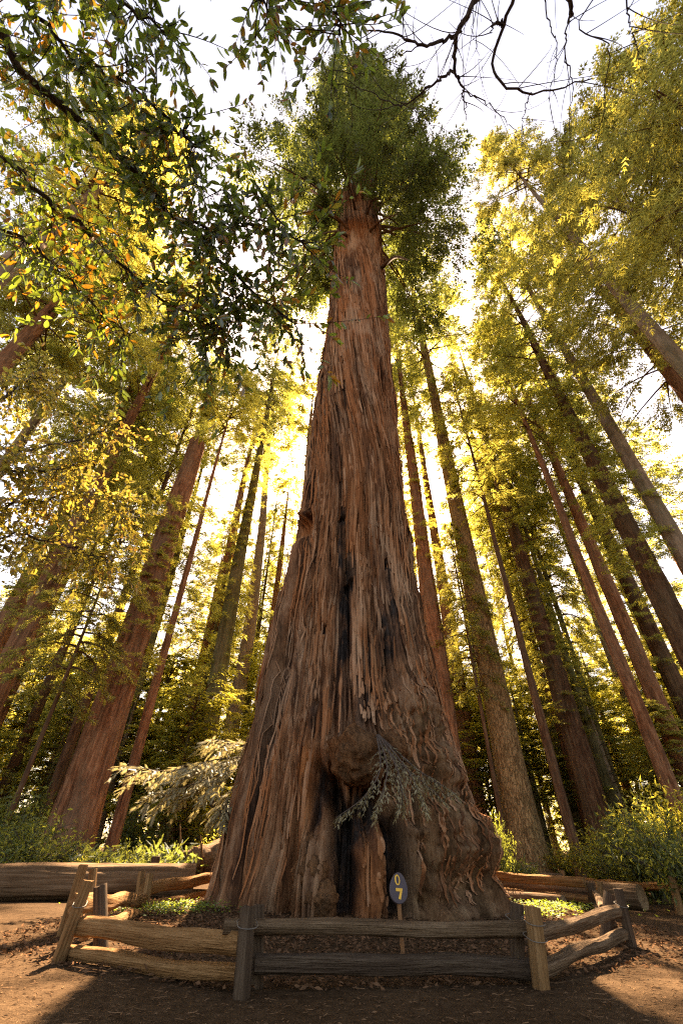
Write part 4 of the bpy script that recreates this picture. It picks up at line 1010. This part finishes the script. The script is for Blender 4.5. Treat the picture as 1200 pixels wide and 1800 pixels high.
def bay_tree():
    base = np.array([-6.0, -1.2, 0.0]); root = thing('bay_tree', 'dark-leaved tree whose branches hang across the upper left', 'tree', base)
    H = lambda px, py, z: at_height(px, py, z)
    mb = MB(); top = base + [.4, .3, 4.6]
    limbs = [([top, H(-120, -20, 5.9), H(40, 130, 5.8), H(200, 265, 5.7), H(320, 385, 5.5), H(430, 500, 5.2), H(520, 570, 4.9)], .045, .008, 150),
             ([H(200, 265, 5.7), H(250, 300, 5.9), H(330, 310, 5.9), H(370, 350, 5.8)], .014, .005, 34),
             ([H(320, 385, 5.5), H(400, 400, 5.4), H(480, 390, 5.2), H(540, 440, 5.1)], .014, .005, 80),
             ([top, H(-60, 240, 5.6), H(60, 330, 5.5), H(180, 430, 5.3), H(290, 530, 5.0), H(400, 560, 4.8)], .03, .006, 130),
             ([top, H(-80, -140, 6.3), H(110, -60, 6.3), H(230, 10, 6.2), H(300, 60, 6.1)], .03, .006, 90),
             ([H(110, -60, 6.3), H(330, -110, 6.3), H(450, -40, 6.0), H(470, 50, 5.8)], .02, .005, 50),
             ([H(330, -110, 6.3), H(520, -90, 6.2), H(580, 0, 6.0), H(600, 60, 5.8)], .02, .005, 44),
             ([top, H(-70, 360, 5.2), H(60, 430, 5.1), H(150, 520, 4.9), H(230, 590, 4.7)], .02, .005, 70),
             ([H(-80, -140, 6.3), H(60, 30, 6.0), H(180, 130, 5.9), H(290, 200, 5.8), H(345, 260, 5.7)], .02, .005, 80),
             ([H(430, 500, 5.2), H(400, 560, 5.0), H(360, 620, 4.7)], .012, .004, 60)]
    P, A, L, RO = leafy_limbs(mb, limbs, 91, .094, 0, .5, spread=1.1, spacing=.046)
    mb.v = [v - base for v in mb.v]; mb.build('limb', M['twig'], root)
    tm = trunk_mesh(4.8, .17, .12, 3, 'mossy_bark', 17, flare=.3); tm.build('trunk', M['mossy_bark'], root)
    leaf_objs(root, base, P, A, L, RO, M['bay_leaf'], 'bay_leaf', OVAL)
bay_tree()
def yellow_tree():
    base = np.array([-7.0, 3.4, 0.0]); root = thing('young_maple', 'young tree with glowing yellow leaves reaching in from the left', 'tree', base)
    D_ = lambda px, py, d: at_dist(px, py, d)
    top = base + [.1, .1, 3.2]; mb = MB()
    limbs = [([top, D_(-60, 800, 6.6), D_(40, 790, 6.4), D_(150, 770, 6.2), D_(200, 745, 6.0)], .03, .006, 100),
             ([top, D_(-60, 900, 6.6), D_(50, 880, 6.4), D_(160, 870, 6.2), D_(235, 900, 6.1)], .03, .006, 130),
             ([top, D_(-80, 960, 6.7), D_(30, 940, 6.5), D_(120, 960, 6.3), D_(190, 985, 6.2)], .025, .006, 100),
             ([top, D_(-40, 720, 6.6), D_(30, 680, 6.4), D_(70, 650, 6.3)], .025, .006, 90),
             ([top, D_(-60, 840, 6.3), D_(40, 830, 6.0), D_(140, 820, 5.8)], .025, .006, 90)]
    P, A, L, RO = leafy_limbs(mb, limbs, 92, .088, 0, .6, droop=.3, spacing=.042)
    mb.v = [v - base for v in mb.v]; mb.build('limb', M['twig'], root)
    trunk_mesh(3.4, .10, .08, 2, 'mossy_bark', 19, flare=.2).build('trunk', M['mossy_bark'], root)
    leaf_objs(root, base, P, A, L, RO, M['yellow_leaf'], 'maple_leaf', OVAL_WIDE)
yellow_tree()
def bare_tree():
    base = np.array([4.2, -2.6, 0.0]); root = thing('bare_tree', 'leafless dark twigs crossing the pale sky at the upper right', 'tree', base)
    rg = np.random.default_rng(93); Z0 = 6.2; H = lambda q: at_height(q[0], q[1], Z0 + (q[2] if len(q) > 2 else 0)); top = base + [-.2, .2, 4.5]
    paths = [([(880, -260), (860, -80), (840, -10), (812, 40), (800, 70), (798, 120)], .030, .014), ([(798, 120), (775, 140), (745, 160), (700, 185), (650, 160)], .013, .004), ([(798, 120), (812, 160), (820, 215)], .012, .003),
             ([(812, 158), (860, 185), (900, 225), (915, 250)], .006, .002), ([(800, 65), (770, 75), (740, 80), (700, 60), (640, 55)], .016, .005),
             ([(930, -260), (915, -60), (900, 5), (880, 60), (865, 115), (884, 148), (930, 165), (985, 155), (1040, 138)], .020, .005), ([(930, 165), (920, 205), (915, 260)], .006, .002), ([(884, 45), (870, 40), (860, 58)], .012, .004),
             ([(1000, -200), (990, -60), (1005, 28)], .022, .016), ([(1003, 25), (992, 85), (1005, 150), (998, 260)], .007, .003), ([(950, -40), (965, 40), (978, 80), (972, 130), (962, 175)], .006, .002),
             ([(830, -20), (830, 60), (845, 110), (850, 190)], .003, .0015), ([(700, 185), (745, 200), (770, 260), (805, 280)], .004, .0015), ([(1075, -40), (1070, 80), (1060, 190), (1045, 260)], .006, .003), ([(1095, -30), (1110, 60), (1130, 110)], .007, .003),
             ([(640, 55), (660, 90), (720, 130), (745, 150)], .004, .002), ([(745, 80), (690, 100), (640, 130), (560, 120), (500, 150)], .005, .002), ([(650, 160), (600, 150), (540, 130)], .004, .002)]
    for k, (pth, r0, r1) in enumerate(paths):
        w = [H((*q, .12 * math.sin(k * 2 + i * 1.3))) for i, q in enumerate(pth)]
        if k in (0, 5, 8, 13): w = [top] + w
        pts = smooth_path(w, 30); pts[1:-1] += rg.normal(0, .008, pts[1:-1].shape)
        mb = MB(); v, f = tube(pts - base, np.linspace(r0, r1, 30), 6); mb.add(v, f)
        for _ in range(4 + int(r0 * 300)):
            j = rg.integers(8 if len(pth) > 4 else 3, 29); td = norm(norm(pts[j] - pts[j - 1]) + rg.normal(0, .8, 3)); ln = rg.uniform(.15, .7); q = np.linspace(0, 1, 9)[:, None]
            tp = pts[j] + td * ln * q + rg.normal(0, .35, 3) * ln * q * q; v, f = tube(tp - base, np.linspace(min(.004, r1 + .001), .0012, 9), 4); mb.add(v, f)
        mb.build('branch', M['twig'], root)
    trunk_mesh(4.7, .16, .11, 3, 'dark_bark', 23, flare=.3).build('trunk', M['dark_bark'], root)
bare_tree()

# ------------------------------------------------------------------ shrubs, ground plants and litter
def shrub_mesh(name, seed, n_stem, leaves, leaf, tm, mat):
    rg = np.random.default_rng(seed); mb = MB(); P, A, L = [], [], []
    for i in range(n_stem):
        az = rg.uniform(0, 6.28); out = rg.uniform(.25, .95); h = rg.uniform(.55, 1.0) * (1.1 - .35 * out); q = np.linspace(0, 1, 7)[:, None]
        d = np.array([math.cos(az), math.sin(az), 0]); pts = d * out * q**1.4 + np.array([0, 0, h]) * (q * 1.25 - .25 * q * q) + rg.normal(0, .015, (7, 3)); v, f = tube(pts, np.linspace(.014, .004, 7), 4); mb.add(v, f, 1)
        e = rg.uniform(.15, 1, leaves); k = e * 5.99; j = k.astype(int); p = pts[j] + (pts[np.minimum(j + 1, 6)] - pts[j]) * (k - j)[:, None]
        P.append(p + rg.normal(0, .09, (leaves, 3))); A.append(rg.normal(0, .7, (leaves, 3)) + d * .5 + np.array([0, 0, .1])); L.append(leaf * rg.uniform(.6, 1.3, leaves))
    P, A, L = map(np.concatenate, (P, A, L)); place(mb, tm, P, A, L, roll=rg.normal(0, .6, len(P)))
    return mb.mesh(name, [mat, M['twig']], False)
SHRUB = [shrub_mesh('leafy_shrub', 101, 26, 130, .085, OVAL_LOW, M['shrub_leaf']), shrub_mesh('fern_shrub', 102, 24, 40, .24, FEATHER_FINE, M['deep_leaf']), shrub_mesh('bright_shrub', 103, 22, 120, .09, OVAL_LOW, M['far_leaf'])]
def shrub(px, py, d, w, h, k, label, name='shrub'):
    p = at_dist(px, py, d); root = thing(name, label, 'shrub', (p[0], p[1], gz(p[0], p[1])))
    o = link('foliage', SHRUB[k], root); o.scale = (w, w, h * .8); o.rotation_euler = (0, 0, px * .37)
for a_ in [(1180, 1480, 15.5, 1.7, 2.6, 0, 'dense dark shrub at the right picture edge behind the sawn log'),
           (1130, 1500, 18, 1.8, 2.6, 0, 'leafy shrub behind the sawn log, second from the right edge'),
           (1085, 1505, 20, 1.5, 1.9, 0, 'dark green shrub at the foot of the stout dark trunk'),
           (1160, 1440, 24, 2.4, 4.2, 2, 'tall bright shrub behind the dark shrubs at the right edge'),
           (1040, 1480, 27, 2.0, 2.6, 2, 'bright shrub right behind the stout dark trunk'),
           (868, 1500, 17.5, .9, 2.4, 0, 'blue-green leafy sprout beside the right foot of the giant'),
           (905, 1525, 22, .9, 1.2, 1, 'low ferny plant at the foot of the golden-brown fir'),
           (1000, 1520, 30, 1.6, 1.6, 2, 'small bright shrub between the fir and the stout dark trunk'),
           (850, 1460, 40, 2.6, 4.5, 2, 'glowing shrub seen between the giant and the fir'),
           (150, 1500, 18.5, 1.3, 1.5, 1, 'ferny shrub at the foot of the broken-topped trunk'),
           (230, 1505, 19, 1.4, 1.5, 0, 'shrub behind the left log near its middle'),
           (290, 1500, 18.5, 1.2, 1.6, 1, 'ferny shrub behind the back-left fence posts'),
           (60, 1490, 18, 1.7, 2.2, 0, 'dark shrub behind the left log near the picture edge'),
           (10, 1480, 20, 2.0, 3.0, 0, 'tall dark shrub at the left picture edge'),
           (340, 1440, 33, 2.4, 4.0, 2, 'bright shrub behind the sunlit spray'),
           (150, 1505, 17.4, .55, 1.1, 2, 'bright green young shrub in front of the broken-topped trunk'),
           (250, 1440, 30, 2.2, 3.6, 0, 'dim shrub between the broken-topped trunk and the sunlit spray'),
           (395, 1490, 26, 1.6, 2.2, 2, 'lit shrub close to the left foot of the giant'),
           (20, 1440, 30, 2.6, 4.4, 0, 'tall shrub deep in shade at the lower left')]:
    shrub(*a_)
def root_wad():
    p = at_dist(365, 1490, 19.5); base = np.array([p[0], p[1], 0.0]); root = thing('root_wad', 'weathered upturned root mass left of the foot of the giant', 'stump', base); rg = np.random.default_rng(111)
    mb = bar_mesh(2.6, 1.0, .9, 7, n=30, sides=22, sq=2, rough=.45, warp=.15); o = mb.build('stump_body', M['log_wood'], root); o.location = (-.9, .3, .55); o.rotation_euler = (0, R(-10), R(-20))
    for i in range(11):
        a = np.array([rg.uniform(-1, .8), rg.uniform(-.4, .2), rg.uniform(.1, .9)]); d = norm(np.array([rg.normal(0, 1), rg.uniform(-1, 0), rg.normal(.1, .6)])); ln = rg.uniform(.5, 1.3); q = np.linspace(0, 1, 9)[:, None]
        pts = a + d * ln * q + rg.normal(0, .4, 3) * q * q; pts[:, 2] = np.maximum(pts[:, 2], .04); mb = MB(); v, f = tube(pts, np.linspace(.09, .015, 9), 7); mb.add(v, f); mb.build('root', M['log_wood'], root)
root_wad()
def litter():
    rg = np.random.default_rng(121)
    def scatter(n, xr, yr, keep): 
        x, y = rg.uniform(*xr, n), rg.uniform(*yr, n); k = keep(x, y); x, y = x[k], y[k]; return np.stack([x, y, ground_h(x, y)], -1)
    inside = lambda x, y: (np.hypot(x, y - YC) < 8.6 - .15 * np.abs(x)) & (np.hypot(x, y - YC) > 3.2)
    p = scatter(26000, (-5, 5.5), (5.8, 15), inside); n = len(p); p[:, 2] += rg.uniform(.004, .03, n)
    a = rg.normal(0, 1, (n, 3)); a[:, 2] *= .25; mb = MB(); place(mb, DIAMOND, p, a, rg.uniform(.03, .10, n), roll=rg.normal(0, .5, n))
    tag(mb.build('bark_mulch', M['chips'], smooth=False), 'dark bark chips covering the ground inside the fence', 'mulch', kind='stuff')
    mb = MB()
    for q in scatter(1500, (-6, 7), (3.0, 12), lambda x, y: x > -99):
        d = rg.uniform(0, 6.28); ln = rg.uniform(.03, .13) * (2.2 if rg.random() < .06 else 1); t = np.linspace(-.5, .5, 5)[:, None]
        pts = q + np.array([math.cos(d), math.sin(d), 0]) * ln * t + np.array([-math.sin(d), math.cos(d), 0]) * ln * rg.normal(0, .5) * t * t + [0, 0, .008 + abs(rg.normal(0, .01))]; v, f = tube(pts, rg.uniform(.0012, .0032), 4); mb.add(v, f)
    tag(mb.build('fallen_twigs', M['dead_twig']), 'dry twigs strewn over the ground around the fence', 'twigs', kind='stuff')
    p = scatter(30000, (-7, 8), (2.6, 14), lambda x, y: ~inside(x, y)); n = len(p); p[:, 2] += .006; a = rg.normal(0, 1, (n, 3)); a[:, 2] *= .08
    mb = MB(); place(mb, diamond(.22), p, a, rg.uniform(.02, .065, n), roll=rg.normal(0, .3, n))
    tag(mb.build('needle_litter', M['dead_twig'], smooth=False), 'fine dry needles and bark crumbs on the dirt path', 'litter', kind='stuff')
    pl = []
    for (px, py, sx_, sy_, k) in ((275, 1606, 1.2, .8, 900), (990, 1600, 1.3, .9, 900), (940, 1612, .8, .5, 350), (330, 1612, .7, .5, 300)):
        c = on_ground(px, py); pl.append(np.stack([c[0] + rg.normal(0, sx_ * .5, k), c[1] + rg.normal(0, sy_ * .6, k)], -1))
    q = np.concatenate(pl); n = len(q); p = np.stack([q[:, 0], q[:, 1], ground_h(q[:, 0], q[:, 1]) + rg.uniform(.02, .12, n)], -1); a = rg.normal(0, 1, (n, 3)); a[:, 2] = np.abs(a[:, 2]) * .3
    mb = MB(); place(mb, OVAL_LOW, p, a, rg.uniform(.05, .10, n), roll=rg.normal(0, .4, n)); tag(mb.build('ground_cover', M['clover'], smooth=False), 'low green sorrel growing inside the fence beside the giant', 'ground cover', kind='stuff')
litter()
